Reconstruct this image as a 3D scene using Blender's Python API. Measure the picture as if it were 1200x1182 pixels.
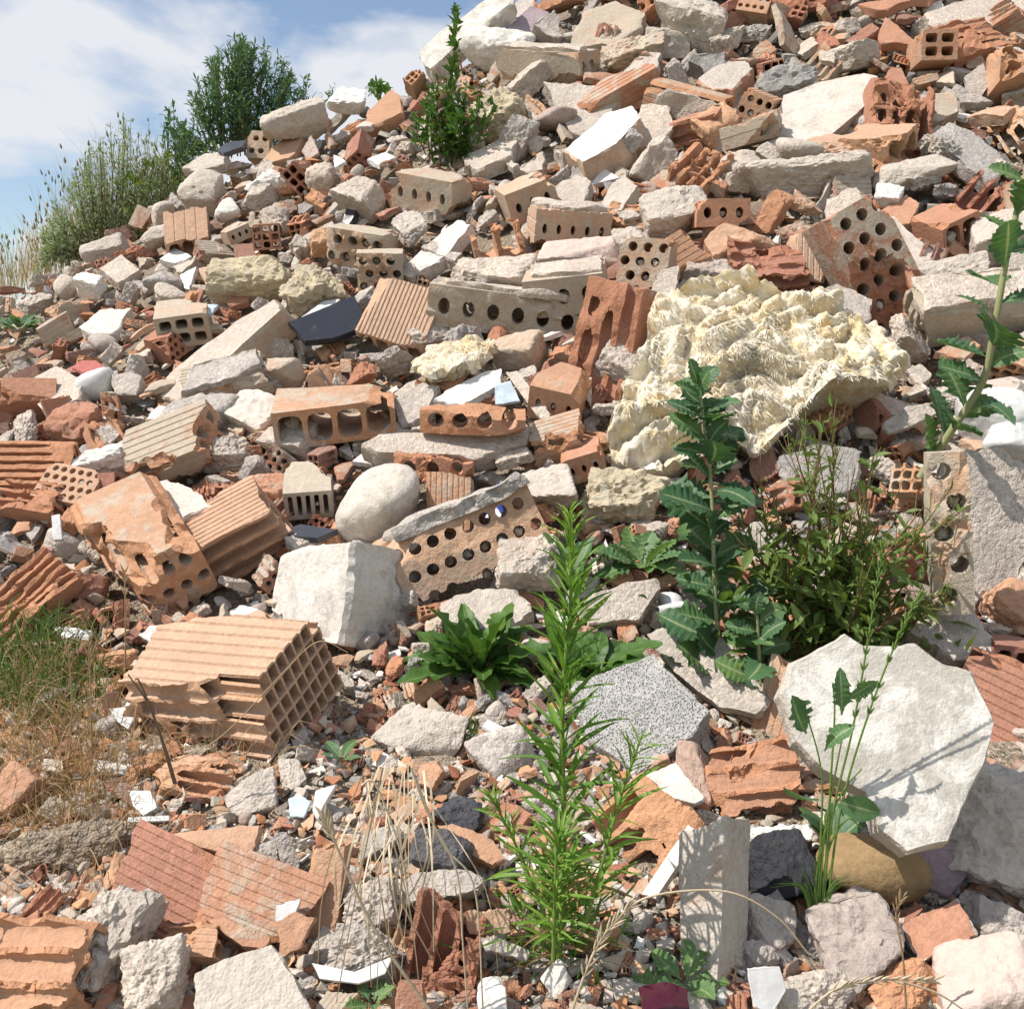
import bpy, bmesh, math, random
import numpy as np
from mathutils import Vector, Matrix, Quaternion

for _o in list(bpy.data.objects):
    bpy.data.objects.remove(_o)
SC = bpy.context.scene
COL = SC.collection
R = math.radians

# ------------------------------------------------------------------ camera
CAMP = np.array([0.0, 0.0, 1.5])
FPX, CX, CY, HORIZON = 1150.0, 600.0, 591.0, 420.0
PITCH = -math.atan((CY - HORIZON) / FPX)
cam_d = bpy.data.cameras.new('camera')
cam_d.sensor_fit = 'HORIZONTAL'
cam_d.sensor_width = 36.0
cam_d.lens = 36.0 * FPX / 1200.0
cam_d.clip_start = 0.05
cam_d.clip_end = 6000.0
cam = bpy.data.objects.new('camera', cam_d)
cam.location = CAMP
cam.rotation_euler = (math.pi / 2 + PITCH, 0, 0)
COL.objects.link(cam)
SC.camera = cam
_cp, _sp = math.cos(PITCH), math.sin(PITCH)
CR = np.array([1.0, 0, 0]); CU = np.array([0, -_sp, _cp]); CT = np.array([0, -_cp, -_sp])

# ------------------------------------------------------------------ light
SUN_TO = np.array([-0.57, -0.13, 0.80]); SUN_TO /= np.linalg.norm(SUN_TO)
sun_el = math.asin(SUN_TO[2]); sun_az = math.atan2(SUN_TO[0], SUN_TO[1])
sun_d = bpy.data.lights.new('sun', 'SUN')
sun_d.energy = 4.5
sun_d.angle = R(0.53)
sun_d.color = (1.0, 0.935, 0.85)
sun = bpy.data.objects.new('sun', sun_d)
sun.rotation_euler = Vector(SUN_TO).to_track_quat('Z', 'Y').to_euler()
sun.location = (-4, -3, 9)
COL.objects.link(sun)

world = bpy.data.worlds.new('World')
SC.world = world
world.use_nodes = True
wn, wl = world.node_tree.nodes, world.node_tree.links
wn.clear()
w_out = wn.new('ShaderNodeOutputWorld'); w_bg = wn.new('ShaderNodeBackground')
w_sky = wn.new('ShaderNodeTexSky'); w_sky.sky_type = 'NISHITA'; w_sky.sun_disc = False
w_sky.sun_elevation = sun_el; w_sky.sun_rotation = sun_az
w_sky.air_density = 1.0; w_sky.dust_density = 0.6; w_sky.ozone_density = 1.6
w_bg.inputs['Strength'].default_value = 0.11
w_tc = wn.new('ShaderNodeTexCoord')
w_map = wn.new('ShaderNodeMapping'); w_map.inputs['Scale'].default_value = (1.0, 1.0, 2.3)
w_map.inputs['Location'].default_value = (3.55, 0.2, 0.72)
w_n1 = wn.new('ShaderNodeTexNoise'); w_n1.inputs['Scale'].default_value = 3.1
w_n1.inputs['Detail'].default_value = 9.0; w_n1.inputs['Roughness'].default_value = 0.52
w_n1.inputs['Distortion'].default_value = 0.25
w_rp = wn.new('ShaderNodeValToRGB')
w_rp.color_ramp.elements[0].position = 0.445; w_rp.color_ramp.elements[0].color = (0.06, 0.06, 0.06, 1)
w_rp.color_ramp.elements[1].position = 0.545; w_rp.color_ramp.elements[1].color = (0.93, 0.93, 0.93, 1)
w_mix = wn.new('ShaderNodeMix'); w_mix.data_type = 'RGBA'
w_mix.inputs['B'].default_value = (6.0, 6.1, 6.35, 1)
wl.new(w_tc.outputs['Generated'], w_map.inputs['Vector'])
wl.new(w_map.outputs['Vector'], w_n1.inputs['Vector'])
wl.new(w_n1.outputs['Fac'], w_rp.inputs['Fac'])
wl.new(w_rp.outputs['Color'], w_mix.inputs['Factor'])
wl.new(w_sky.outputs['Color'], w_mix.inputs['A'])
wl.new(w_mix.outputs['Result'], w_bg.inputs['Color'])
wl.new(w_bg.outputs['Background'], w_out.inputs['Surface'])
SC.view_settings.view_transform = 'Standard'
SC.view_settings.look = 'None'
SC.view_settings.exposure = 0.36
SC.view_settings.gamma = 1.0
SC.view_settings.use_curve_mapping = False
SC.cycles.max_bounces = 6
SC.cycles.diffuse_bounces = 3
SC.cycles.use_denoising = True

# ------------------------------------------------------------------ numeric helpers
def unit(v):
    v = np.asarray(v, float)
    return v / (np.linalg.norm(v) + 1e-12)

def c2w(v):
    """(right, up, toward the viewer) -> world"""
    return v[0] * CR + v[1] * CU + v[2] * CT

def raydir(px, py):
    return unit(((px - CX) / FPX) * CR - ((py - CY) / FPX) * CU - CT)

def at_y(px, py, Y):
    d = raydir(px, py)
    return CAMP + d * (Y / d[1])

def to_px(P):
    v = np.asarray(P) - CAMP
    z = -v @ CT
    return CX + FPX * (v @ CR) / z, CY - FPX * (v @ CU) / z, z

def _hash(ix, iy, iz, seed):
    h = (ix * 374761393 + iy * 668265263 + iz * 2147483647 + seed * 1274126177) & 0xFFFFFFFF
    h = ((h ^ (h >> 13)) * 1274126177) & 0xFFFFFFFF
    h = ((h ^ (h >> 16)) * 2246822519) & 0xFFFFFFFF
    return ((h ^ (h >> 15)) & 0xFFFFFF) / float(0xFFFFFF) * 2 - 1

def vnoise(P, seed=0):
    P = np.asarray(P, float)
    I = np.floor(P).astype(np.int64); F = P - I
    F = F * F * F * (F * (F * 6 - 15) + 10)
    out = 0
    for dx in (0, 1):
        wx = F[:, 0] if dx else 1 - F[:, 0]
        for dy in (0, 1):
            wy = F[:, 1] if dy else 1 - F[:, 1]
            for dz in (0, 1):
                wz = F[:, 2] if dz else 1 - F[:, 2]
                out = out + wx * wy * wz * _hash(I[:, 0] + dx, I[:, 1] + dy, I[:, 2] + dz, seed)
    return out

def fbm(P, seed=0, octv=4, gain=0.5):
    P = np.asarray(P, float)
    o, a, f = 0, 1.0, 1.0
    for k in range(octv):
        o = o + a * vnoise(P * f + 17.3 * k, seed + k * 7)
        a *= gain; f *= 2.03
    return o

def fbm3(P, seed=0, octv=4, gain=0.5):
    return np.stack([fbm(P, seed + s, octv, gain) for s in (11, 57, 93)], 1)

# ------------------------------------------------------------------ materials
def _ramp(nt, cols):
    n = nt.nodes.new('ShaderNodeValToRGB')
    cr = n.color_ramp
    while len(cr.elements) < len(cols):
        cr.elements.new(0.5)
    for i, c in enumerate(cols):
        cr.elements[i].position = i / max(1, len(cols) - 1)
        cr.elements[i].color = (*c, 1)
    return n

def _attr(nt, name):
    n = nt.nodes.new('ShaderNodeAttribute'); n.attribute_type = 'OBJECT'; n.attribute_name = name
    return n

def _noise(nt, vec, scale, detail=5.0, rough=0.55, dist=0.0):
    n = nt.nodes.new('ShaderNodeTexNoise')
    n.inputs['Scale'].default_value = scale; n.inputs['Detail'].default_value = detail
    n.inputs['Roughness'].default_value = rough; n.inputs['Distortion'].default_value = dist
    nt.links.new(vec, n.inputs['Vector'])
    return n.outputs['Fac']

def _math(nt, op, a, b=None, clamp=False):
    n = nt.nodes.new('ShaderNodeMath'); n.operation = op; n.use_clamp = clamp
    for i, v in enumerate((a, b)):
        if v is None: continue
        if isinstance(v, (int, float)): n.inputs[i].default_value = v
        else: nt.links.new(v, n.inputs[i])
    return n.outputs[0]

def _mixc(nt, fac, a, b, blend='MIX'):
    n = nt.nodes.new('ShaderNodeMix'); n.data_type = 'RGBA'; n.blend_type = blend
    for k, v in (('Factor', fac), ('A', a), ('B', b)):
        if isinstance(v, (int, float)): n.inputs[k].default_value = v
        elif isinstance(v, tuple): n.inputs[k].default_value = (*v, 1)
        else: nt.links.new(v, n.inputs[k])
    return n.outputs['Result']

MAT = {}
def mineral(name, cols, dust=(0.46, 0.41, 0.33), base_dust=0.0, grain=1.0, bump=0.6, speck=0.0, speckcol=(0.05, 0.05, 0.05),
            rough=0.92, contrast=0.35, pit=0.0, fine=1.0, patch=None, specks=1.0, agg=0.12, dirt=1.0):
    m = bpy.data.materials.new(name); m.use_nodes = True
    nt = m.node_tree; nt.nodes.clear()
    out = nt.nodes.new('ShaderNodeOutputMaterial'); bs = nt.nodes.new('ShaderNodeBsdfPrincipled')
    bs.inputs['Roughness'].default_value = rough
    bs.inputs['Specular IOR Level'].default_value = 0.25 if rough > 0.6 else 0.5
    g = nt.nodes.new('ShaderNodeNewGeometry')
    oi = nt.nodes.new('ShaderNodeObjectInfo')
    va = nt.nodes.new('ShaderNodeVectorMath'); va.operation = 'ADD'
    rnd = _math(nt, 'MULTIPLY', oi.outputs['Random'], 37.0)
    nt.links.new(g.outputs['Position'], va.inputs[0]); nt.links.new(rnd, va.inputs[1])
    vec = va.outputs[0]
    rp = _ramp(nt, cols); nt.links.new(_attr(nt, 'tint').outputs['Fac'], rp.inputs['Fac'])
    col = rp.outputs['Color']
    nA = _noise(nt, vec, 7 * grain, 3, 0.6); nB = _noise(nt, vec, 60 * grain, 4, 0.65); nC = _noise(nt, vec, 330 * grain * fine, 3, 0.6)
    f = _math(nt, 'ADD', _math(nt, 'MULTIPLY', nA, contrast), _math(nt, 'MULTIPLY', nB, contrast * 1.1))
    f = _math(nt, 'ADD', f, _math(nt, 'MULTIPLY', nC, contrast * 0.7))
    f = _math(nt, 'ADD', f, 1.0 - contrast * 1.4)
    vm = nt.nodes.new('ShaderNodeVectorMath'); vm.operation = 'SCALE'
    nt.links.new(col, vm.inputs[0]); nt.links.new(f, vm.inputs['Scale'])
    col = vm.outputs[0]
    # aggregate: grains of several sizes, each a shade of its own
    vg = nt.nodes.new('ShaderNodeTexVoronoi'); vg.inputs['Scale'].default_value = 210.0
    vg2 = nt.nodes.new('ShaderNodeTexVoronoi'); vg2.inputs['Scale'].default_value = 75.0; vg2.inputs['Randomness'].default_value = 1.0
    nt.links.new(vec, vg.inputs['Vector']); nt.links.new(vec, vg2.inputs['Vector'])
    sg = nt.nodes.new('ShaderNodeSeparateColor'); nt.links.new(vg.outputs['Color'], sg.inputs[0])
    sg2 = nt.nodes.new('ShaderNodeSeparateColor'); nt.links.new(vg2.outputs['Color'], sg2.inputs[0])
    ga = _math(nt, 'ADD', _math(nt, 'MULTIPLY', sg.outputs[0], agg * 1.5), _math(nt, 'MULTIPLY', sg2.outputs[0], agg * 0.8))
    ga = _math(nt, 'SUBTRACT', ga, agg * 1.15)
    gmod = _math(nt, 'MULTIPLY', _math(nt, 'SUBTRACT', nA, 0.36), 4.5, True)
    ga = _math(nt, 'ADD', _math(nt, 'MULTIPLY', ga, gmod), 1.0)
    vm2 = nt.nodes.new('ShaderNodeVectorMath'); vm2.operation = 'SCALE'
    nt.links.new(col, vm2.inputs[0]); nt.links.new(ga, vm2.inputs['Scale'])
    col = vm2.outputs[0]
    # film of dry mortar dust, patchy, with a border of its own
    nd = _noise(nt, vec, 13 * grain, 6, 0.72, 0.6)
    da = _math(nt, 'ADD', _attr(nt, 'dust').outputs['Fac'], base_dust)
    th = _math(nt, 'SUBTRACT', 0.78, _math(nt, 'MULTIPLY', da, 0.56))
    dm = _math(nt, 'MULTIPLY', _math(nt, 'SUBTRACT', nd, th), 7.0, True)
    dm = _math(nt, 'MULTIPLY', dm, 0.86)
    dcol = _mixc(nt, nB, tuple(0.7 * c for c in dust), tuple(1.25 * c for c in dust))
    col = _mixc(nt, dm, col, dcol)
    if patch:
        npz = _noise(nt, vec, 9.0, 4, 0.7, 0.8)
        pm = _math(nt, 'MULTIPLY', _math(nt, 'SUBTRACT', npz, 0.615), 9.0, True)
        col = _mixc(nt, _math(nt, 'MULTIPLY', pm, 0.6), col, patch)
    # dirt settled in streaks and blotches
    ng = _noise(nt, vec, 24.0, 5, 0.75, 0.4)
    gm = _math(nt, 'MULTIPLY', _math(nt, 'SUBTRACT', 0.44, ng), 4.0, True)
    col = _mixc(nt, _math(nt, 'MULTIPLY', gm, (0.34 if rough > 0.6 else 0.12) * dirt), col, (0.20, 0.165, 0.13))
    if speck > 0:
        vo = nt.nodes.new('ShaderNodeTexVoronoi'); vo.inputs['Scale'].default_value = 260 * specks
        nt.links.new(vec, vo.inputs['Vector'])
        sp = _math(nt, 'MULTIPLY', _math(nt, 'SUBTRACT', speck, vo.outputs['Distance']), 8.0, True)
        sp = _math(nt, 'MULTIPLY', sp, _math(nt, 'MULTIPLY', nB, 1.5, True))
        col = _mixc(nt, _math(nt, 'MULTIPLY', sp, 0.65), col, speckcol)
    nt.links.new(col, bs.inputs['Base Color'])
    b1 = nt.nodes.new('ShaderNodeBump'); b1.inputs['Strength'].default_value = bump; b1.inputs['Distance'].default_value = 0.0075
    hgt = _math(nt, 'ADD', _math(nt, 'MULTIPLY', nB, 0.8), _math(nt, 'MULTIPLY', nC, 0.35))
    hgt = _math(nt, 'ADD', hgt, _math(nt, 'MULTIPLY', dm, 0.35))
    if agg > 0.1:
        hgt = _math(nt, 'ADD', hgt, _math(nt, 'MULTIPLY', vg.outputs['Distance'], -1.1 * agg))
        hgt = _math(nt, 'ADD', hgt, _math(nt, 'MULTIPLY', vg2.outputs['Distance'], -1.8 * agg))
    if pit > 0:
        vp = nt.nodes.new('ShaderNodeTexVoronoi'); vp.inputs['Scale'].default_value = 150 * grain
        nt.links.new(vec, vp.inputs['Vector'])
        pp = _math(nt, 'MULTIPLY', _math(nt, 'MINIMUM', vp.outputs['Distance'], 0.42), pit * 2.5)
        hgt = _math(nt, 'ADD', hgt, pp)
    nt.links.new(hgt, b1.inputs['Height'])
    nt.links.new(b1.outputs['Normal'], bs.inputs['Normal'])
    nt.links.new(bs.outputs[0], out.inputs['Surface'])
    MAT[name] = m
    return m

TERRA = [(0.51, 0.37, 0.27), (0.49, 0.29, 0.185), (0.43, 0.225, 0.145), (0.34, 0.165, 0.12), (0.29, 0.185, 0.15)]
mineral('terracotta', TERRA, base_dust=0.16, contrast=0.4)
mineral('terracotta_fresh', [(0.53, 0.355, 0.24), (0.51, 0.275, 0.155), (0.44, 0.215, 0.125), (0.34, 0.155, 0.10), (0.31, 0.185, 0.14)], base_dust=-0.08, contrast=0.5, bump=0.8)
mineral('mortar', [(0.52, 0.44, 0.365), (0.475, 0.41, 0.35), (0.42, 0.375, 0.335), (0.36, 0.335, 0.31), (0.265, 0.25, 0.24)],
        dust=(0.51, 0.455, 0.395), base_dust=0.14, contrast=0.6, bump=0.62, patch=(0.50, 0.33, 0.24), agg=0.34)
mineral('plaster', [(0.70, 0.68, 0.645), (0.64, 0.605, 0.55), (0.60, 0.52, 0.455), (0.57, 0.455, 0.40)], dust=(0.40, 0.375, 0.33), base_dust=0.06, contrast=0.3, bump=0.4, agg=0.2)
mineral('yellow_stone', [(0.54, 0.46, 0.32), (0.50, 0.43, 0.31)], dust=(0.52, 0.47, 0.36), base_dust=0.1, contrast=0.5, bump=1.0)
mineral('dark_rock', [(0.035, 0.036, 0.042), (0.09, 0.09, 0.10), (0.15, 0.14, 0.14)], dust=(0.22, 0.21, 0.2), contrast=0.6, bump=0.9, rough=0.75)
mineral('granite', [(0.55, 0.50, 0.44), (0.36, 0.30, 0.27), (0.42, 0.30, 0.24)], speck=0.26, speckcol=(0.16, 0.13, 0.12), specks=2.4, contrast=0.7, bump=0.6)
mineral('porous', [(0.46, 0.45, 0.43), (0.34, 0.33, 0.32)], base_dust=0.35, speck=0.34, speckcol=(0.22, 0.215, 0.21), specks=2.6, contrast=0.7, bump=1.0, pit=1.2, grain=1.6)
mineral('ochre_stone', [(0.27, 0.185, 0.095), (0.24, 0.165, 0.09)], dust=(0.45, 0.37, 0.25), contrast=0.5, bump=0.35)
mineral('lilac_stone', [(0.35, 0.29, 0.31), (0.30, 0.22, 0.23)], base_dust=0.15, contrast=0.4)
mineral('glazed_navy', [(0.016, 0.018, 0.027), (0.055, 0.058, 0.068)], dust=(0.3, 0.29, 0.27), base_dust=-0.12, contrast=0.3, bump=0.08, rough=0.3)
mineral('glazed_white', [(0.64, 0.64, 0.63), (0.50, 0.60, 0.68), (0.58, 0.56, 0.52)], dust=(0.42, 0.38, 0.33), base_dust=0.08, contrast=0.1, bump=0.08, rough=0.35)
mineral('wool', [(0.82, 0.76, 0.64), (0.80, 0.72, 0.56)], dust=(0.72, 0.56, 0.31), base_dust=-0.06, contrast=0.22, bump=0.9, agg=0.0, dirt=0.15, grain=1.2)
mineral('wool_dirty', [(0.50, 0.42, 0.30), (0.40, 0.33, 0.24)], dust=(0.40, 0.30, 0.16), base_dust=0.2, contrast=0.5, bump=1.0)
mineral('soil', [(0.31, 0.255, 0.195), (0.27, 0.21, 0.15)], dust=(0.42, 0.35, 0.27), base_dust=0.15, contrast=0.7, bump=1.0, agg=0.6)
mineral('field', [(0.20, 0.19, 0.10), (0.16, 0.17, 0.08)], dust=(0.3, 0.26, 0.17), base_dust=0.15, contrast=0.6, grain=0.02)
mineral('wood', [(0.55, 0.46, 0.33), (0.36, 0.31, 0.26)], base_dust=0.05, contrast=0.5, bump=0.6)
mineral('wine_glass', [(0.06, 0.008, 0.018), (0.08, 0.01, 0.02)], base_dust=-0.1, contrast=0.3, bump=0.1, rough=0.12)
mineral('blue_paint', [(0.03, 0.06, 0.36), (0.05, 0.1, 0.42)], base_dust=-0.2, contrast=0.15, bump=0.05, rough=0.4)
mineral('red_paint', [(0.42, 0.13, 0.11), (0.4, 0.2, 0.16)], dust=(0.6, 0.55, 0.48), base_dust=0.05, contrast=0.3)

def chipmat():
    m = bpy.data.materials.new('chips'); m.use_nodes = True
    nt = m.node_tree; bs = nt.nodes['Principled BSDF']
    bs.inputs['Roughness'].default_value = 0.95; bs.inputs['Specular IOR Level'].default_value = 0.2
    a = nt.nodes.new('ShaderNodeAttribute'); a.attribute_name = 'tone'
    g = nt.nodes.new('ShaderNodeNewGeometry')
    n = _noise(nt, g.outputs['Position'], 120, 5, 0.65)
    f = _math(nt, 'ADD', _math(nt, 'MULTIPLY', n, 0.8), 0.6)
    vm = nt.nodes.new('ShaderNodeVectorMath'); vm.operation = 'SCALE'
    nt.links.new(a.outputs['Color'], vm.inputs[0]); nt.links.new(f, vm.inputs['Scale'])
    nt.links.new(vm.outputs[0], bs.inputs['Base Color'])
    b = nt.nodes.new('ShaderNodeBump'); b.inputs['Strength'].default_value = 0.6; b.inputs['Distance'].default_value = 0.004
    nt.links.new(n, b.inputs['Height']); nt.links.new(b.outputs[0], bs.inputs['Normal'])
    MAT['chips'] = m
chipmat()

def leafmat(name, cols, vein=None, trans=0.3, rough=0.5):
    """leaf: tint picks the green, the 'rib' mesh attribute marks the pale midrib"""
    m = bpy.data.materials.new(name); m.use_nodes = True
    nt = m.node_tree; nt.nodes.clear()
    out = nt.nodes.new('ShaderNodeOutputMaterial'); bs = nt.nodes.new('ShaderNodeBsdfPrincipled')
    bs.inputs['Roughness'].default_value = rough; bs.inputs['Specular IOR Level'].default_value = 0.35
    tr = nt.nodes.new('ShaderNodeBsdfTranslucent'); mx = nt.nodes.new('ShaderNodeMixShader')
    mx.inputs[0].default_value = trans
    g = nt.nodes.new('ShaderNodeNewGeometry')
    rp = _ramp(nt, cols)
    n = _noise(nt, g.outputs['Position'], 26, 4, 0.6)
    ti = _math(nt, 'ADD', _attr(nt, 'tint').outputs['Fac'], _math(nt, 'MULTIPLY', _math(nt, 'SUBTRACT', n, 0.5), 0.9), True)
    nt.links.new(ti, rp.inputs['Fac'])
    col = rp.outputs['Color']
    if vein:
        a = nt.nodes.new('ShaderNodeAttribute'); a.attribute_name = 'rib'
        fr = _math(nt, 'MULTIPLY', _math(nt, 'SUBTRACT', a.outputs['Fac'], 0.87), 8.0, True)
        col = _mixc(nt, fr, col, vein)
    nt.links.new(col, bs.inputs['Base Color'])
    br = nt.nodes.new('ShaderNodeVectorMath'); br.operation = 'MULTIPLY'; br.inputs[1].default_value = (1.25, 1.35, 0.6)
    nt.links.new(col, br.inputs[0]); nt.links.new(br.outputs[0], tr.inputs['Color'])
    n2 = _noise(nt, g.outputs['Position'], 180, 3, 0.6)
    b = nt.nodes.new('ShaderNodeBump'); b.inputs['Strength'].default_value = 0.4; b.inputs['Distance'].default_value = 0.003
    nt.links.new(n2, b.inputs['Height']); nt.links.new(b.outputs[0], bs.inputs['Normal'])
    nt.links.new(bs.outputs[0], mx.inputs[1]); nt.links.new(tr.outputs[0], mx.inputs[2])
    nt.links.new(mx.outputs[0], out.inputs['Surface'])
    MAT[name] = m
leafmat('leaf_fresh', [(0.085, 0.19, 0.025), (0.14, 0.27, 0.04), (0.26, 0.38, 0.06)], None, 0.32)
leafmat('leaf_dock', [(0.045, 0.11, 0.022), (0.07, 0.155, 0.03), (0.12, 0.21, 0.045)], (0.16, 0.24, 0.08), 0.3, 0.42)
leafmat('leaf_lettuce', [(0.052, 0.124, 0.058), (0.078, 0.163, 0.075), (0.143, 0.247, 0.078)], (0.30, 0.36, 0.20), 0.28, 0.45)
leafmat('leaf_shrub', [(0.070, 0.147, 0.077), (0.105, 0.196, 0.101), (0.168, 0.266, 0.133)], None, 0.25)
leafmat('leaf_willow', [(0.094, 0.163, 0.040), (0.163, 0.225, 0.056), (0.300, 0.275, 0.100)], None, 0.3)
leafmat('grass_green', [(0.05, 0.11, 0.022), (0.09, 0.17, 0.04), (0.16, 0.22, 0.06)], None, 0.3)
leafmat('grass_grey', [(0.204, 0.252, 0.144), (0.300, 0.312, 0.180), (0.432, 0.372, 0.228)], None, 0.3)
leafmat('grass_dry', [(0.30, 0.19, 0.10), (0.43, 0.30, 0.175), (0.57, 0.44, 0.285)], None, 0.25)
leafmat('straw', [(0.40, 0.31, 0.20), (0.52, 0.42, 0.29), (0.60, 0.50, 0.37)], None, 0.08)
leafmat('leaf_grey', [(0.203, 0.277, 0.169), (0.297, 0.358, 0.223), (0.446, 0.419, 0.284)], None, 0.25)
leafmat('stem_green', [(0.12, 0.21, 0.04), (0.20, 0.30, 0.06)], None, 0.1)
leafmat('stem_pale', [(0.26, 0.28, 0.12), (0.34, 0.34, 0.18)], None, 0.05)
leafmat('stem_red', [(0.13, 0.03, 0.025), (0.17, 0.08, 0.04)], None, 0.05)
leafmat('stem_brown', [(0.09, 0.065, 0.04), (0.15, 0.11, 0.07)], None, 0.0)

# ------------------------------------------------------------------ mesh helpers
def mesh_np(name, V, faces, mats=(), smooth=True, sharp=38.0, mi=None):
    me = bpy.data.meshes.new(name)
    me.from_pydata(np.asarray(V).tolist(), [], faces)
    for m in mats:
        me.materials.append(MAT[m] if isinstance(m, str) else m)
    if mi is not None:
        me.polygons.foreach_set('material_index', np.asarray(mi, np.int32))
    if smooth:
        me.polygons.foreach_set('use_smooth', np.ones(len(me.polygons), bool))
        if sharp: me.set_sharp_from_angle(angle=R(sharp))
    me.update()
    return me

def mat4(ax, ay, az, P, s=1.0):
    m = Matrix.Identity(4)
    for i, v in enumerate((ax, ay, az)):
        for k in range(3): m[k][i] = float(v[k]) * s
    for k in range(3): m[k][3] = float(P[k])
    return m

def link(name, data, mw=None, parent=None, **props):
    o = bpy.data.objects.new(name, data)
    COL.objects.link(o)
    if parent is not None:
        o.parent = parent
    if mw is not None:
        o.matrix_local = mw
    for k, v in props.items():
        o[k] = v
    return o

_ICO = {}
def ico(s):
    if s not in _ICO:
        bm = bmesh.new(); bmesh.ops.create_icosphere(bm, subdivisions=s, radius=1.0)
        V = np.array([v.co[:] for v in bm.verts]); V /= np.linalg.norm(V, axis=1)[:, None]
        F = [[v.index for v in f.verts] for f in bm.faces]
        bm.free(); _ICO[s] = (V, F)
    return _ICO[s]

def rock_mesh(seed, dims, p=14, nz=0.05, cuts=6, sub=4, mat='mortar', box=0.25, name='rock', pits=0.0):
    """angular or rounded lump: radial polyhedron softened by exponent p, then fractal relief. dims are full sizes"""
    rng = np.random.RandomState(seed)
    V, F = ico(sub)
    N, H = [], []
    for ax in range(3):
        for sg in (1, -1):
            n = np.zeros(3); n[ax] = sg; n += rng.uniform(-box, box, 3); N.append(unit(n)); H.append(rng.uniform(0.85, 1.0))
    for _ in range(cuts):
        n = unit(rng.normal(size=3)); N.append(n); H.append(rng.uniform(0.80, 1.12))
    N = np.array(N); H = np.array(H)
    D = np.maximum(V @ N.T, 0) / H
    r = (np.power(D, p).sum(1)) ** (-1.0 / p)
    P = V * r[:, None]
    P /= (np.abs(P).max(0))
    d = np.asarray(dims) / 2
    s = float(np.mean(d))
    Q = P * d
    A = (Q / s)
    Q = Q + fbm3(A * 1.9, seed + 1, 2, 0.5) * (0.42 * nz * s)
    h1 = fbm(A * 5.5, seed + 2, 3, 0.62); h2 = np.abs(vnoise(A * 3.1, seed + 4))
    Q = Q + V * ((0.55 * h1 - 0.9 * np.maximum(0, 0.16 - h2)) * nz * s * min(1.0, p / 6.0))[:, None]
    if pits:
        w = np.maximum(0, vnoise(A * 5.0, seed + 5) - 0.15) + 0.6 * np.maximum(0, vnoise(A * 10.0, seed + 6) - 0.1)
        Q = Q - V * (w * pits * s)[:, None]
    return mesh_np(name, Q, F, [mat], sharp=26 if p > 8 else 55)

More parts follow.
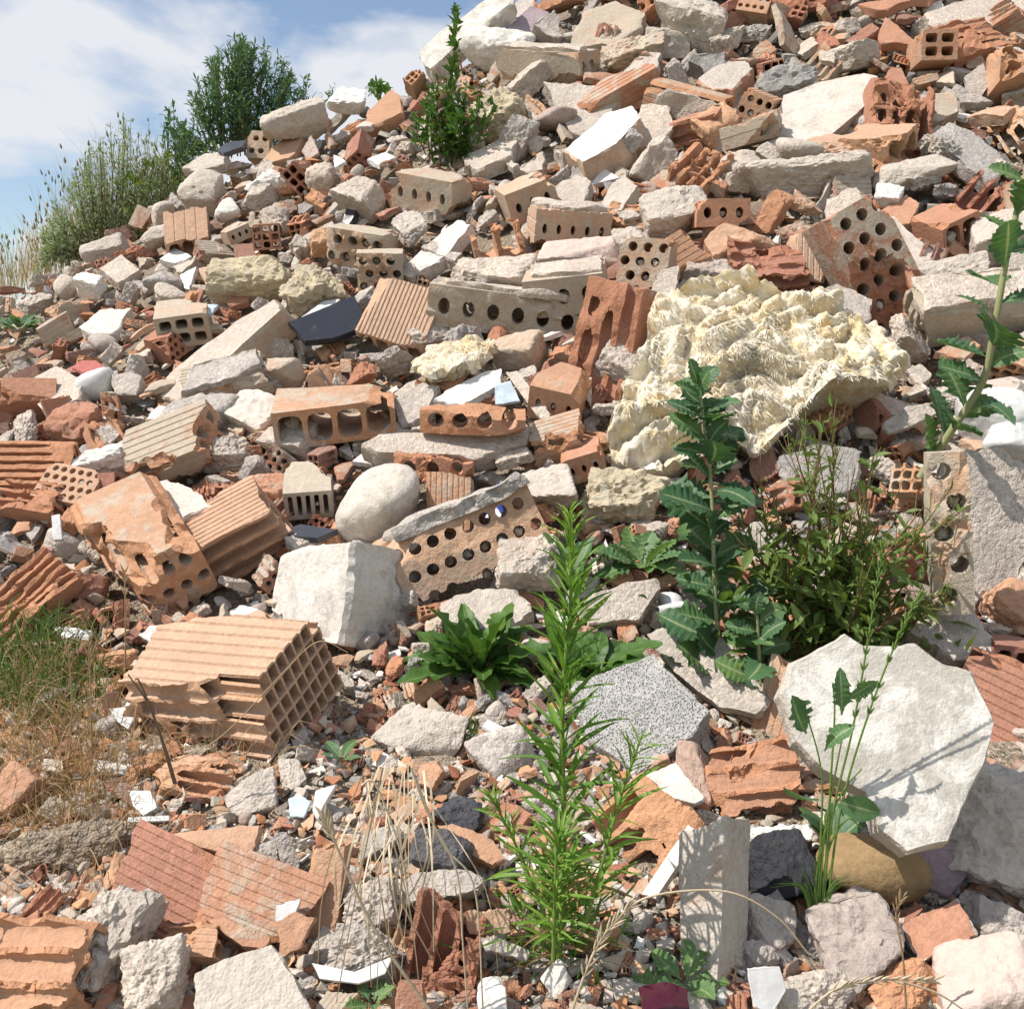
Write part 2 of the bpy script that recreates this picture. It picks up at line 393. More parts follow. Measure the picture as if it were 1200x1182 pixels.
def prism_mesh(poly, T, seed, er=0.012, fr=0.004, bev=0.006, mat='mortar', m_side=None, nper=72, puff=0.0, name='slab',
               rings=(0.97, 0.88, 0.74, 0.56, 0.36, 0.17), foot=1.0, zfac=1.0, under=0.0):
    """plate with an outline of its own: face at z=0 facing +z, body down to z=-T, ragged sides"""
    poly = np.asarray(poly, float)
    c = poly.mean(0)
    seg = np.roll(poly, -1, 0) - poly
    ln = np.linalg.norm(seg, axis=1); per = ln.sum()
    P = []
    for i in range(len(poly)):
        k = max(1, int(round(nper * ln[i] / per)))
        for j in range(k):
            P.append(poly[i] + seg[i] * (j / k))
    P = np.array(P); n = len(P)
    size = per / 4
    rel = P - c
    jag = fbm(np.c_[P / size * 4.0, np.full(n, seed * 0.37)], seed, 4, 0.6)
    P = c + rel * (1 + (er / size * 1.6 * jag))[:, None]
    rel = P - c
    rad = np.linalg.norm(rel, axis=1).mean()
    b = min(bev, T * 0.35)
    rows = [(1 - 0.6 * b / rad, 0.0)] + [(1.0, -b), (1.0, -T * 0.32), (1.0, -T * 0.55), (1.0, -T * 0.78), (1.0, -T + b), (1 - 0.6 * b / rad, -T)]
    V = [np.array([[c[0], c[1], 0]])]
    kind = [np.zeros(1)]
    for r in sorted(rings):
        V.append(np.c_[c + rel * r * (1 - 0.6 * b / rad), np.zeros(n)]); kind.append(np.zeros(n))
    nt_ = len(rings)
    for k, (s, z) in enumerate(rows):
        f = 1 + (foot - 1) * (-z / T)
        V.append(np.c_[c + rel * s * f, np.full(n, z)]); kind.append(np.full(n, 0.45 if k in (0, len(rows) - 1) else 1.0))
    V.append(np.c_[c + rel * 0.5 * foot, np.full(n, -T)]); kind.append(np.full(n, 0.3))
    V.append(np.array([[c[0], c[1], -T]])); kind.append(np.zeros(1))
    nr = nt_ + len(rows) + 1
    V = np.concatenate(V); kd = np.concatenate(kind)
    F, MI = [], []
    for j in range(n):
        F.append((0, 1 + j, 1 + (j + 1) % n)); MI.append(0)
    for r in range(nr - 1):
        a0 = 1 + r * n; b0 = a0 + n
        side = nt_ <= r < nt_ + len(rows) - 1
        for j in range(n):
            k = (j + 1) % n
            F.append((a0 + j, b0 + j, b0 + k, a0 + k)); MI.append(1 if (r >= nt_ and m_side) else 0)
    last = 1 + (nr - 1) * n; tip = last + n
    for j in range(n):
        F.append((tip, last + (j + 1) % n, last + j)); MI.append(1 if m_side else 0)
    rr = np.linalg.norm((V[:, :2] - c) / (np.abs(rel).max(0) + 1e-9), axis=1)
    if puff:
        V[:, 2] += np.where(V[:, 2] > -T * 0.5, puff * (1 - np.clip(rr, 0, 1) ** 2), 0)
    A = V / size
    D = fbm3(A * 3.2 + seed, seed + 3, 5, 0.58)
    D2 = fbm3(A * 13 + seed, seed + 31, 3, 0.6)
    amp = np.where(kd < 0.5, 0, er)[:, None] * np.array([[0.8, 0.8, 0.5]])
    V = V + D * amp + D2 * amp * 0.45
    facew = np.clip(1 - kd, 0, 1)
    lowf = fbm(np.c_[V[:, :2] / size * 2.2, np.full(len(V), seed * .7)], seed + 77, 2, 0.45)
    V[:, 2] += lowf * fr * 1.8 * facew * zfac
    if under:
        V[:, 2] += np.where(kd < 0.4, 0, 0)
    return mesh_np(name, V, F, [mat] + ([m_side] if m_side else []), sharp=36, mi=MI)

# ------------------------------------------------------------------ hollow clay bricks
def circ(cy, cz, r, n=10, sq=1.0):
    return [(cy + r * math.cos(t) * sq, cz + r * math.sin(t)) for t in [2 * math.pi * k / n for k in range(n)]]

def rrect(cy, cz, hy, hz, r):
    r = min(r, hy * 0.95, hz * 0.95)
    pts = []
    for sx, sz, a0 in ((1, 1, 0), (-1, 1, 90), (-1, -1, 180), (1, -1, 270)):
        for k in range(3):
            t = R(a0 + 45 * k)
            pts.append((cy + sx * (hy - r) + r * math.cos(t), cz + sz * (hz - r) + r * math.sin(t)))
    return pts

def section(kind, W, T, ribs=7):
    h = []
    if kind[0] == 'r':      # rNM rectangular cells, N across W, M through T
        nx, ny = int(kind[1:-1]), int(kind[-1])
        wl_ = min(W, T) * (0.13 if ny < 3 else 0.075 if ny < 4 else 0.05)
        if nx > 6: wl_ = W * 0.019
        cw = (W - wl_ * (nx + 1)) / nx; ch = (T - wl_ * (ny + 1)) / ny
        for i in range(nx):
            for j in range(ny):
                h.append(rrect(-W / 2 + wl_ + cw / 2 + i * (cw + wl_), -T / 2 + wl_ + ch / 2 + j * (ch + wl_), cw / 2, ch / 2, min(cw, ch) * (0.28 if nx < 6 else 0.14)))
    elif kind[0] == 'c':    # cNM round holes
        nx, ny = int(kind[1:-1]), int(kind[-1])
        px_, pz_ = W / (nx + 0.35), T / (ny + 0.25)
        r = min(px_, pz_) * 0.34
        for j in range(ny):
            off = 0.22 * px_ * (1 if j % 2 else -1) if ny > 1 else 0
            for i in range(nx):
                y = (i - (nx - 1) / 2) * px_ + off; z = (j - (ny - 1) / 2) * pz_
                h.append(circ(y, z, r, 10, 1.0 if ny > 1 else min(1.25, px_ / pz_)))
    out = []
    g = min(W * 0.015, T * 0.09)
    def edge(a, b, nn, nrib):
        a, b, nn = np.array(a), np.array(b), np.array(nn)
        d = b - a; L = np.linalg.norm(d); u = d / L
        out.append(tuple(a))
        for k in range(nrib):
            m = a + d * ((k + 1) / (nrib + 1))
            w = min(L * 0.012 + 0.0006, L / (nrib + 1) * 0.18)
            for s, dp in ((-1.6, 0), (-0.7, 1), (0.7, 1), (1.6, 0)):
                out.append(tuple(m + u * w * s - nn * g * dp))
    e = 0.0
    edge((-W / 2, -T / 2), (W / 2, -T / 2), (0, -1), ribs)
    edge((W / 2, -T / 2), (W / 2, T / 2), (1, 0), max(2, int(ribs * T / W)) if ribs else 0)
    edge((W / 2, T / 2), (-W / 2, T / 2), (0, 1), ribs)
    edge((-W / 2, T / 2), (-W / 2, -T / 2), (-1, 0), max(2, int(ribs * T / W)) if ribs else 0)
    return out, h

def cutter(planes, amp, freq, seed, sub=5):
    V, F = ico(sub)
    N = np.array([unit(p[0]) for p in planes]); H = np.array([p[1] for p in planes])
    r = 1.0 / np.max(np.maximum(V @ N.T, 1e-6) / H, axis=1)
    P = V * np.minimum(r, 3.0)[:, None]
    P = P + fbm3(P * freq, seed, 5, 0.6) * amp
    me = bpy.data.meshes.new('cutter'); me.from_pydata(P.tolist(), [], F)
    me.polygons.foreach_set('material_index', np.ones(len(F), np.int32))
    return me

def brick_mesh(L, W, T, sec, cut, seed, mats=('terracotta', 'terracotta_fresh'), ribs=7, amp=None, name='brick', extra=()):
    """extruded hollow section along x, broken by a rough solid so that the channels show"""
    rng = np.random.RandomState(seed)
    outer, holes = section(sec, W, T, ribs)
    X = L / 2 * 1.12
    bm = bmesh.new()
    loops = [outer] + holes
    ends = []
    for x in (-X, X):
        vs_all, es = [], []
        for lp in loops:
            vs = [bm.verts.new((x, a, b)) for a, b in lp]
            vs_all.append(vs)
            for i in range(len(vs)):
                es.append(bm.edges.new((vs[i], vs[(i + 1) % len(vs)])))
        bmesh.ops.triangle_fill(bm, use_beauty=True, use_dissolve=False, edges=es)
        ends.append(vs_all)
    for a, b in zip(*ends):
        for i in range(len(a)):
            j = (i + 1) % len(a)
            bm.faces.new((a[i], a[j], b[j], b[i]))
    bmesh.ops.recalc_face_normals(bm, faces=bm.faces)
    base = bpy.data.meshes.new('solid'); bm.to_mesh(base); bm.free()
    far = 3.0 * max(L, W, T)
    u = lambda s: rng.uniform(-s, s)
    pl = []
    pl.append(((1, u(.3), u(.3)), L / 2 * rng.uniform(.9, 1)) if 'r' in cut else ((1, 0, 0), L / 2 + (0 if 'R' not in cut else 0)))
    pl.append(((-1, u(.3), u(.3)), L / 2 * rng.uniform(.9, 1)) if 'l' in cut else ((-1, 0, 0), L / 2))
    pl.append(((u(.18), u(.18), 1), T * rng.uniform(.24, .34)) if 't' in cut else ((0, 0, 1), far))
    pl.append(((u(.18), u(.18), -1), T * rng.uniform(.2, .34)) if 'u' in cut else ((0, 0, -1), far))
    pl.append(((u(.12), -1, u(.2)), W * rng.uniform(.33, .4)) if 'f' in cut else ((0, -1, 0), far))
    pl.append(((u(.12), 1, u(.2)), W * rng.uniform(.33, .4)) if 'k' in cut else ((0, 1, 0), far))
    for ch in cut:
        if ch == 'c':
            n = unit((rng.choice([-1, 1]) / L, rng.choice([-1, 1]) / W, rng.choice([-1, 1]) / T * 0.6))
            pl.append((n, 0.33 * (abs(n[0]) * L + abs(n[1]) * W + abs(n[2]) * T)))
    if 'r' in cut or 'l' in cut:
        for _q in range(4):
            n = unit((rng.uniform(-1, 1) / L, rng.choice([-1, 1]) / W, rng.choice([-1, 1]) / T * .8))
            pl.append((n, rng.uniform(.345, .45) * (abs(n[0]) * L + abs(n[1]) * W + abs(n[2]) * T)))
    pl += list(extra)
    if amp is None: amp = min(L, W, T * 1.6) * 0.13
    cm = cutter(pl, amp, 2.2 / max(0.5 * (W + L), 1e-3), seed + 5)
    # unbroken end: keep the saw-flat face by letting the cutter pass beyond it
    co = np.empty(len(cm.vertices) * 3); cm.vertices.foreach_get('co', co); co = co.reshape(-1, 3)
    if 'r' not in cut: co[:, 0] = np.where(co[:, 0] > L * .25, co[:, 0] + L, co[:, 0])
    if 'l' not in cut: co[:, 0] = np.where(co[:, 0] < -L * .25, co[:, 0] - L, co[:, 0])
    cm.vertices.foreach_set('co', co.ravel())
    bv = np.empty(len(base.vertices) * 3); base.vertices.foreach_get('co', bv); bv = bv.reshape(-1, 3)
    if 'r' not in cut: bv[:, 0] = np.where(bv[:, 0] > 0, L / 2, bv[:, 0])
    if 'l' not in cut: bv[:, 0] = np.where(bv[:, 0] < 0, -L / 2, bv[:, 0])
    base.vertices.foreach_set('co', bv.ravel()); base.update()
    for m in mats:
        base.materials.append(MAT[m]); cm.materials.append(MAT[m])
    ob = bpy.data.objects.new('solid', base); oc = bpy.data.objects.new('cutter', cm)
    BOOL.objects.link(ob); BOOL.objects.link(oc)
    md = ob.modifiers.new('cut', 'BOOLEAN'); md.operation = 'INTERSECT'; md.object = oc
    md.solver = BOOL_SOLVER
    vl = BSC.view_layers[0]
    vl.update()
    dg = vl.depsgraph
    res = bpy.data.meshes.new_from_object(ob.evaluated_get(dg), depsgraph=dg)
    bpy.data.objects.remove(ob); bpy.data.objects.remove(oc)
    bpy.data.meshes.remove(base); bpy.data.meshes.remove(cm)
    # keep the largest piece only
    bm = bmesh.new(); bm.from_mesh(res)
    bmesh.ops.remove_doubles(bm, verts=bm.verts, dist=1e-5)
    seen, best = set(), []
    bm.verts.ensure_lookup_table()
    for v in bm.verts:
        if v.index in seen: continue
        st, comp = [v], []
        seen.add(v.index)
        while st:
            q = st.pop(); comp.append(q)
            for e in q.link_edges:
                w = e.other_vert(q)
                if w.index not in seen: seen.add(w.index); st.append(w)
        if len(comp) > len(best): best = comp
    keep = {v.index for v in best}
    bmesh.ops.delete(bm, geom=[v for v in bm.verts if v.index not in keep], context='VERTS')
    # slight unevenness so that no face is machine-flat
    for v in bm.verts:
        pass
    res.clear_geometry(); bm.to_mesh(res); bm.free()
    n = len(res.vertices); co = np.empty(n * 3); res.vertices.foreach_get('co', co); co = co.reshape(-1, 3)
    co = co + fbm3(co / max(W, T) * 2.5, seed + 9, 2) * 0.012 * min(W, T)
    res.vertices.foreach_set('co', co.ravel())
    res.polygons.foreach_set('use_smooth', np.ones(len(res.polygons), bool))
    res.set_sharp_from_angle(angle=R(30))
    res.name = name
    res.update()
    return res

BSC = bpy.data.scenes.new('cutting')
BOOL = BSC.collection
BOOL_SOLVER = 'MANIFOLD'
# ------------------------------------------------------------------ the heap: control points (pixel column, pixel row, metres away)
_ctl = []
for x in (-250, 0, 300, 600, 900, 1200, 1450):
    _ctl += [(x, 1300, 1.02), (x, 1182, 1.16), (x, 1000, 1.42), (x, 880, 1.70), (x, 750, 2.02)]
_ctl += [(-250, 620, 2.6), (0, 620, 2.45), (300, 610, 2.42), (600, 600, 2.36), (900, 600, 2.30), (1200, 600, 2.28), (1450, 600, 2.28)]
_ctl += [(-250, 480, 3.5), (0, 470, 3.15), (300, 460, 2.98), (600, 450, 2.80), (900, 450, 2.70), (1200, 450, 2.66), (1450, 450, 2.66)]
_ctl += [(-250, 420, 4.4), (0, 370, 4.1), (150, 340, 4.0), (300, 330, 3.62), (600, 330, 3.28), (900, 330, 3.12), (1200, 330, 3.06), (1450, 330, 3.06)]
_ctl += [(0, 345, 4.5), (110, 296, 4.6), (225, 215, 4.75), (340, 160, 4.85), (400, 200, 4.35), (600, 200, 3.95), (900, 200, 3.70), (1200, 200, 3.60), (1450, 200, 3.6)]
_ctl += [(450, 118, 5.0), (600, 110, 4.55), (900, 110, 4.22), (1200, 110, 4.12), (1450, 110, 4.1)]
_ctl += [(505, 85, 5.25), (640, 10, 5.5), (900, 0, 4.92), (1200, 0, 4.80), (1450, 0, 4.8)]
_ctl += [(760, -90, 6.2), (960, -120, 5.9), (1200, -130, 5.75), (1450, -130, 5.7)]
PC = [at_y(*c) for c in _ctl]
# the far side of the heap and the ground round it
PC += [np.array(p) for p in [(-2.6, 6.0, 1.35), (-1.7, 6.2, 1.75), (-0.7, 6.7, 2.3), (0.3, 7.4, 3.0), (2.0, 7.6, 3.6), (4.0, 7.6, 3.6),
                             (-4.2, 4.8, 1.0), (-4.8, 7.5, 0.1), (-3.0, 8.0, 0.3), (0.0, 9.8, 1.0), (3.0, 10.5, 1.4), (-5.5, 3.0, 0.3), (-4.5, 1.2, 0.15),
                             (-2.0, 0.3, 0.05), (0.0, 0.25, 0.12), (2.0, 0.3, 0.1), (6.0, 5.0, 1.6), (6.0, 9.0, 1.0), (4.0, 1.0, 0.5), (6.5, 2.0, 0.1)]]
PC = np.array(PC)
def _tps(r2):
    return 0.5 * r2 * np.log(r2 + 1e-9)
_n = len(PC)
_K = _tps(((PC[:, None, :2] - PC[None, :, :2]) ** 2).sum(2)) + np.eye(_n) * 0.012
_Pm = np.c_[np.ones(_n), PC[:, :2]]
_sol = np.linalg.solve(np.block([[_K, _Pm], [_Pm.T, np.zeros((3, 3))]]), np.r_[PC[:, 2], np.zeros(3)])
def H_raw(x, y):
    x = np.atleast_1d(np.asarray(x, float)); y = np.atleast_1d(np.asarray(y, float))
    o = np.empty(len(x))
    for i in range(0, len(x), 20000):
        xx, yy = x[i:i + 20000], y[i:i + 20000]
        r2 = (xx[:, None] - PC[None, :, 0]) ** 2 + (yy[:, None] - PC[None, :, 1]) ** 2
        o[i:i + 20000] = _tps(r2) @ _sol[:_n] + _sol[_n] + _sol[_n + 1] * xx + _sol[_n + 2] * yy
    # die out to the level ground away from the heap
    e = np.minimum.reduce([(x + 6.2) / 1.6, (7.4 - x) / 1.6, (y - 0.05) / 0.5, (11.6 - y) / 2.2])
    e = np.clip(e, 0, 1); e = e * e * (3 - 2 * e)
    return np.maximum(o, -0.05) * e + 0.03 * (1 - e) * 0
GX0, GX1, GY0, GY1, GS = -6.4, 7.6, 0.0, 11.8, 0.04
_gx = np.arange(GX0, GX1 + 1e-6, GS); _gy = np.arange(GY0, GY1 + 1e-6, GS)
_XX, _YY = np.meshgrid(_gx, _gy)
_Z0 = H_raw(_XX.ravel(), _YY.ravel())
_lump = fbm(np.c_[_XX.ravel() * 5, _YY.ravel() * 5, _Z0 * 5], 3, 4, 0.55)
_edge = np.clip(np.minimum.reduce([_XX.ravel() - GX0, GX1 - _XX.ravel(), _YY.ravel() - GY0, GY1 - _YY.ravel()]) / 0.5, 0, 1)
_Z1 = _Z0 + 0.022 * _lump * _edge - 0.02 * (1 - _edge)
ZG = _Z1.reshape(_XX.shape)
def H(x, y):
    fx = (np.asarray(x, float) - GX0) / GS; fy = (np.asarray(y, float) - GY0) / GS
    i = np.clip(np.floor(fx).astype(int), 0, ZG.shape[1] - 2); j = np.clip(np.floor(fy).astype(int), 0, ZG.shape[0] - 2)
    a, b = fx - i, fy - j
    return (ZG[j, i] * (1 - a) + ZG[j, i + 1] * a) * (1 - b) + (ZG[j + 1, i] * (1 - a) + ZG[j + 1, i + 1] * a) * b
_TS = np.concatenate([np.arange(0.6, 3.0, 0.02), np.arange(3.0, 11.0, 0.03)])
def hit(px, py):
    """distance along the view ray to the heap, or None"""
    d = raydir(px, py)
    P = CAMP[None] + d[None] * _TS[:, None]
    g = P[:, 2] - H(P[:, 0], P[:, 1])
    k = np.nonzero(g < 0)[0]
    if len(k) == 0 or k[0] == 0: return None
    k = k[0]; a, b = g[k - 1], g[k]
    return _TS[k - 1] + (_TS[k] - _TS[k - 1]) * a / (a - b)
def normal_at(x, y, e=0.12):
    return unit((-(H_raw(x + e, y)[0] - H_raw(x - e, y)[0]) / (2 * e), -(H_raw(x, y + e)[0] - H_raw(x, y - e)[0]) / (2 * e), 1))

_ny, _nx = ZG.shape
_idx = np.arange(_ny * _nx).reshape(_ny, _nx)
_fq = np.stack([_idx[:-1, :-1], _idx[:-1, 1:], _idx[1:, 1:], _idx[1:, :-1]], -1).reshape(-1, 4)
_deep = 0.075 * np.clip((_YY.ravel() - 1.75) / 0.6, 0, 1) + 0.006
link('heap_terrain', mesh_np('heap_terrain', np.c_[_XX.ravel(), _YY.ravel(), ZG.ravel() - _deep], _fq.tolist(), ['soil'], sharp=0), kind='structure', tint=0.2,
     label='grey-beige dirt slope under the rubble heap')
_gs = np.linspace(-1, 1, 41); _gg = np.sign(_gs) * np.abs(_gs) ** 2.5 * 3000
_gxx, _gyy = np.meshgrid(_gg, _gg)
_gi = np.arange(41 * 41).reshape(41, 41)
_gf = np.stack([_gi[:-1, :-1], _gi[:-1, 1:], _gi[1:, 1:], _gi[1:, :-1]], -1).reshape(-1, 4)
link('ground', mesh_np('ground', np.c_[_gxx.ravel(), _gyy.ravel() + 5, np.full(41 * 41, -0.012)], _gf.tolist(), ['field'], sharp=0), kind='structure', tint=0.3,
     label='flat dry field stretching to the horizon')

# ------------------------------------------------------------------ placing things
MASK = np.zeros((296, 300), bool)          # quarter-size picture of what the hand-placed pieces cover
_mx, _my = np.meshgrid(np.arange(300) * 4 + 2, np.arange(296) * 4 + 2)
def mask_poly(poly, grow=1.0):
    p = np.asarray(poly, float); c = p.mean(0); p = c + (p - c) * grow
    ins = np.zeros(MASK.shape, bool)
    j = len(p) - 1
    for i in range(len(p)):
        with np.errstate(divide='ignore', invalid='ignore'):
            cr = ((p[i, 1] > _my) != (p[j, 1] > _my)) & (_mx < (p[j, 0] - p[i, 0]) * (_my - p[i, 1]) / (p[j, 1] - p[i, 1] + 1e-9) + p[i, 0])
        ins ^= cr; j = i
    MASK[ins] = True
def masked(px, py):
    i, j = int(py // 4), int(px // 4)
    return 0 <= i < 296 and 0 <= j < 300 and MASK[i, j]

PLUG = [rock_mesh(60 + i, (1, .9, .9), 8, .2, 5, 3, 'mortar', 0.3, 'mortar_plug') for i in range(3)]
ANCH = []      # (px, py, short phrase) landmarks the labels of small pieces refer to
NSEED = [100]
def _common(o, label, cat, tint, dust, group=None):
    o['label'] = label; o['category'] = cat; o['tint'] = float(tint); o['dust'] = float(dust)
    if group: o['group'] = group
    return o
def frame_of(ax, n):
    n = unit(c2w(n)); ax = c2w(ax); ax = unit(ax - n * (ax @ n)); ay = np.cross(n, ax)
    return ax, ay, n

def dist_at(px, py, default=5.2):
    d = hit(px, py)
    if d is None:
        for k in range(1, 40):
            d = hit(px, py + 6 * k)
            if d is not None: break
    return d if d is not None else default

def S(name, label, cat, poly, n, T, mat='mortar', tint=0.3, dust=0.2, short=None, lift=None, er=None, fr=None, puff=0.0, side=None, foot=1.0, nper=None, bev=None, at=None, D=None):
    """plate: outline of its visible face in pixels, face normal (right, up, toward viewer), thickness in pixels"""
    NSEED[0] += 1; sd = NSEED[0]
    poly = np.asarray(poly, float); c = poly.mean(0) if at is None else np.asarray(at, float)
    if D is None: D = dist_at(*c)
    Tm = T * D / FPX
    D0 = D - (Tm * 0.7 + 0.012 if lift is None else lift)
    d0 = raydir(*c); P = CAMP + d0 * D0
    ax, ay, nn = frame_of((1, 0, 0) if abs(n[0]) < 0.85 else (0, 1, 0), n)
    L2 = []
    for q in poly:
        d = raydir(*q); t = (P - CAMP) @ nn / (d @ nn)
        X = CAMP + d * t - P
        L2.append((X @ ax, X @ ay))
    L2 = np.array(L2)
    area = 0.5 * np.sum(L2[:, 0] * np.roll(L2[:, 1], -1) - np.roll(L2[:, 0], -1) * L2[:, 1])
    if area < 0: L2 = L2[::-1]
    size = math.sqrt(abs(area))
    er = min(0.045 * size, Tm * 0.35) if er is None else er * D / FPX
    fr = 0.012 * size if fr is None else fr * D / FPX
    bev = min(0.03 * size, Tm * 0.25) if bev is None else bev * D / FPX
    spx = size * FPX / D
    nper = int(np.clip(spx * 1.1, 36, 130)) if nper is None else nper
    me = prism_mesh(L2, Tm, sd, er, fr, bev, mat, side, nper, puff * D / FPX, name, foot=foot)
    o = link(name, me, mat4(ax, ay, nn, P))
    mask_poly(poly, 0.94)
    if short: ANCH.append((c[0], c[1], short))
    return _common(o, label, cat, tint, dust)

def K(name, label, cat, at, dims, a, mat='mortar', tint=0.3, dust=0.2, n=(-0.1, 0.6, 0.8), p=12, nz=0.10, cuts=6, short=None, lift=0.18, pits=0.0, sub=None, box=0.25):
    """lump: pixel centre, (length, width, thickness) in pixels, angle of its long axis in the picture"""
    NSEED[0] += 1; sd = NSEED[0]
    D = dist_at(*at); s = D / FPX
    ax = (math.cos(R(a)), math.sin(R(a)), 0.0)
    ax, ay, nn = frame_of(ax, n)
    dm = np.array(dims) * s
    P = CAMP + raydir(*at) * (D - lift * dm[1:].mean() - 0.01)
    if 6.5 <= p <= 13: p = p * 2.2
    sub = (5 if max(dims) > 55 else 4) if sub is None else sub
    me = rock_mesh(sd, dm, p, nz, cuts, sub, mat, box, name, pits)
    o = link(name, me, mat4(ax, ay, nn, P))
    t = np.linspace(0, 2 * math.pi, 14)[:-1]
    q = np.c_[np.cos(t) * dims[0] / 2, np.sin(t) * dims[1] / 2]
    ca, sa = math.cos(R(a)), -math.sin(R(a))
    mask_poly(np.c_[at[0] + q[:, 0] * ca - q[:, 1] * sa * -1 * -1, at[1] + q[:, 0] * sa + q[:, 1] * ca], 0.9)
    if short: ANCH.append((at[0], at[1], short))
    return _common(o, label, cat, tint, dust)

def B(name, label, cat, at, dims, ax, n, sec='r31', cut='l', tint=0.3, dust=0.25, ribs=7, mort=None, short=None, lift=0.25, amp=None, extra=(), mats=('terracotta', 'terracotta_fresh'), mtint=0.3, seed=None):
    """hollow brick: pixel centre, (length along the channels, width, height) in pixels, channel direction toward its visible end, top normal"""
    NSEED[0] += 1; sd = NSEED[0] if seed is None else seed
    if seed is None and 'c' not in cut and amp is None and sd % 5 < 3: cut = cut + 'c'
    D = dist_at(*at); s = D / FPX
    ax, ay, nn = frame_of(ax, n)
    L, W, T = [d * s for d in dims]
    P = CAMP + raydir(*at) * (D - lift * T - 0.015)
    me = brick_mesh(L, W, T, sec, cut, sd, mats, ribs, amp, name, [(e[0], e[1] * s) for e in extra])
    o = link(name, me, mat4(ax, ay, nn, P))
    pts = []
    for sx in (-1, 1):
        for sy in (-1, 1):
            for sz in (-1, 1):
                u, v, _z = to_px(P + ax * L / 2 * sx + ay * W / 2 * sy + nn * T / 2 * sz); pts.append((u, v))
    pts = np.array(pts); c = pts.mean(0)
    hull = pts[np.argsort(np.arctan2(*(pts - c).T))]
    mask_poly(hull, 0.82)
    if mort:
        rng = random.Random(sd)
        for side in mort:
            l2, w2 = L * 0.47, W * 0.47
            if side in 'tb':
                pl = [(-l2, -w2), (l2 * rng.uniform(.3, 1), -w2 * rng.uniform(.7, 1)), (l2, w2 * rng.uniform(-.4, .6)), (l2 * rng.uniform(.5, .95), w2), (-l2 * rng.uniform(.6, 1), w2)]
                th = T * 0.16
                m = prism_mesh(pl, th, sd + 3, T * 0.07, T * 0.05, T * 0.04, 'mortar', None, 60, T * 0.04, 'mortar')
                mw = Matrix.Translation((0, 0, T / 2 + th * 0.7)) if side == 't' else Matrix.Translation((0, 0, -T / 2 - th * .7)) @ Matrix.Rotation(math.pi, 4, 'X')
            else:
                t2 = T * 0.46
                pl = [(-l2, -t2), (l2 * rng.uniform(.2, 1), -t2), (l2, t2 * rng.uniform(.2, .9)), (-l2 * rng.uniform(.4, 1), t2)]
                th = W * 0.10
                m = prism_mesh(pl, th, sd + 4, T * 0.07, T * 0.05, T * 0.04, 'mortar', None, 60, T * 0.04, 'mortar')
                mw = Matrix.Translation((0, -W / 2 - th * 0.7, 0)) @ Matrix.Rotation(math.pi / 2, 4, 'X')
            c_ = link('mortar', m, mw, o); c_['tint'] = float(mtint); c_['dust'] = 0.3
    hl = section(sec, W, T, 0)[1]
    rp_ = random.Random(sd * 3)
    for lp in hl:
        if len(hl) > 30 or any(q_ in cut for q_ in 'tfk') or rp_.random() > (0.3 if sec[0] == 'c' else 0.16): continue
        q = np.array(lp); hc = q.mean(0); hw = q.max(0) - q.min(0)
        k_ = min(hw) * 0.98
        pm = Matrix.Translation((L / 2 - k_ * (rp_.uniform(.45, 1.2) if 'r' not in cut else rp_.uniform(1.0, 1.6)), float(hc[0]), float(hc[1]) - 0.08 * k_)) @ Matrix.Rotation(rp_.uniform(0, 6), 4, 'X') @ Matrix.Scale(k_, 4)
        c_ = link('mortar_plug', PLUG[rp_.randrange(3)], pm, o); c_['tint'] = rp_.uniform(.1, .6); c_['dust'] = .3
    if short: ANCH.append((at[0], at[1], short))
    return _common(o, label, cat, tint, dust)
FLAT = (-0.1, 0.75, 0.65)
# ================================================================== foreground
B('clay_block', 'large pale orange hollow clay block, grooved top, torn front showing long channels', 'brick', (258, 808), (186, 152, 100),
  (0.90, 0.0, 0.44), (-0.233, 0.847, 0.477), 'r105', 'lf', 0.10, -0.3, 9, short='grooved orange clay block', lift=0.42, amp=0.017, seed=7,
  extra=[((0.62, -0.68, 0.40), 66)])
S('concrete_cube', 'big white concrete block with a pale smooth front and greyer side, beside the grey boulder', 'block',
  [(327, 650), (345, 640), (412, 633), (408, 700), (396, 757), (352, 748), (316, 716), (320, 680)], (-0.59, 0.20, 0.78), 150, 'plaster', 0.36, 0.45, short='white concrete block',
  lift=0.10, er=2.2, fr=1.6, bev=6, nper=120)
K('boulder', 'smooth oval grey boulder touching the white concrete block', 'boulder', (437, 592), (112, 96, 92), -22, 'granite', 0.0, 0.5, p=3.2, nz=0.05, cuts=5, short='smooth oval boulder', lift=0.3, box=0.4)
S('plaster_slab', 'largest white painted plaster slab, chipped round its rim, leaning below the willowherb', 'slab',
  [(924, 776), (990, 741), (1012, 754), (1072, 752), (1106, 774), (1140, 786), (1170, 846), (1160, 890), (1140, 928), (1112, 988), (1064, 1000), (1030, 974), (1014, 930), (962, 902), (930, 868), (914, 812)],
  (-0.12, 0.42, 0.9), 36, 'plaster', 0.22, 0.62, short='white plaster slab', lift=0.16, er=1.8, fr=0.8, side='mortar', nper=150, D=1.66)
B('brick_edge', 'pinkish perforated brick edge clinging under the white plaster slab', 'brick', (921, 838), (110, 60, 36), (0.12, 0.97, 0.2), (-0.75, 0.1, 0.65), 'c52', 'rlk', 0.2, 0.3, 5)
S('porous_block', 'speckled grey aerated block with a dark pitted side, beside the tall weed', 'block',
  [(668, 800), (765, 766), (833, 832), (812, 862), (748, 905), (690, 870)], (-0.15, 0.72, 0.68), 42, 'porous', 0.0, -0.3, short='speckled aerated block', lift=0.10, er=2, fr=0.8, nper=120, bev=2)
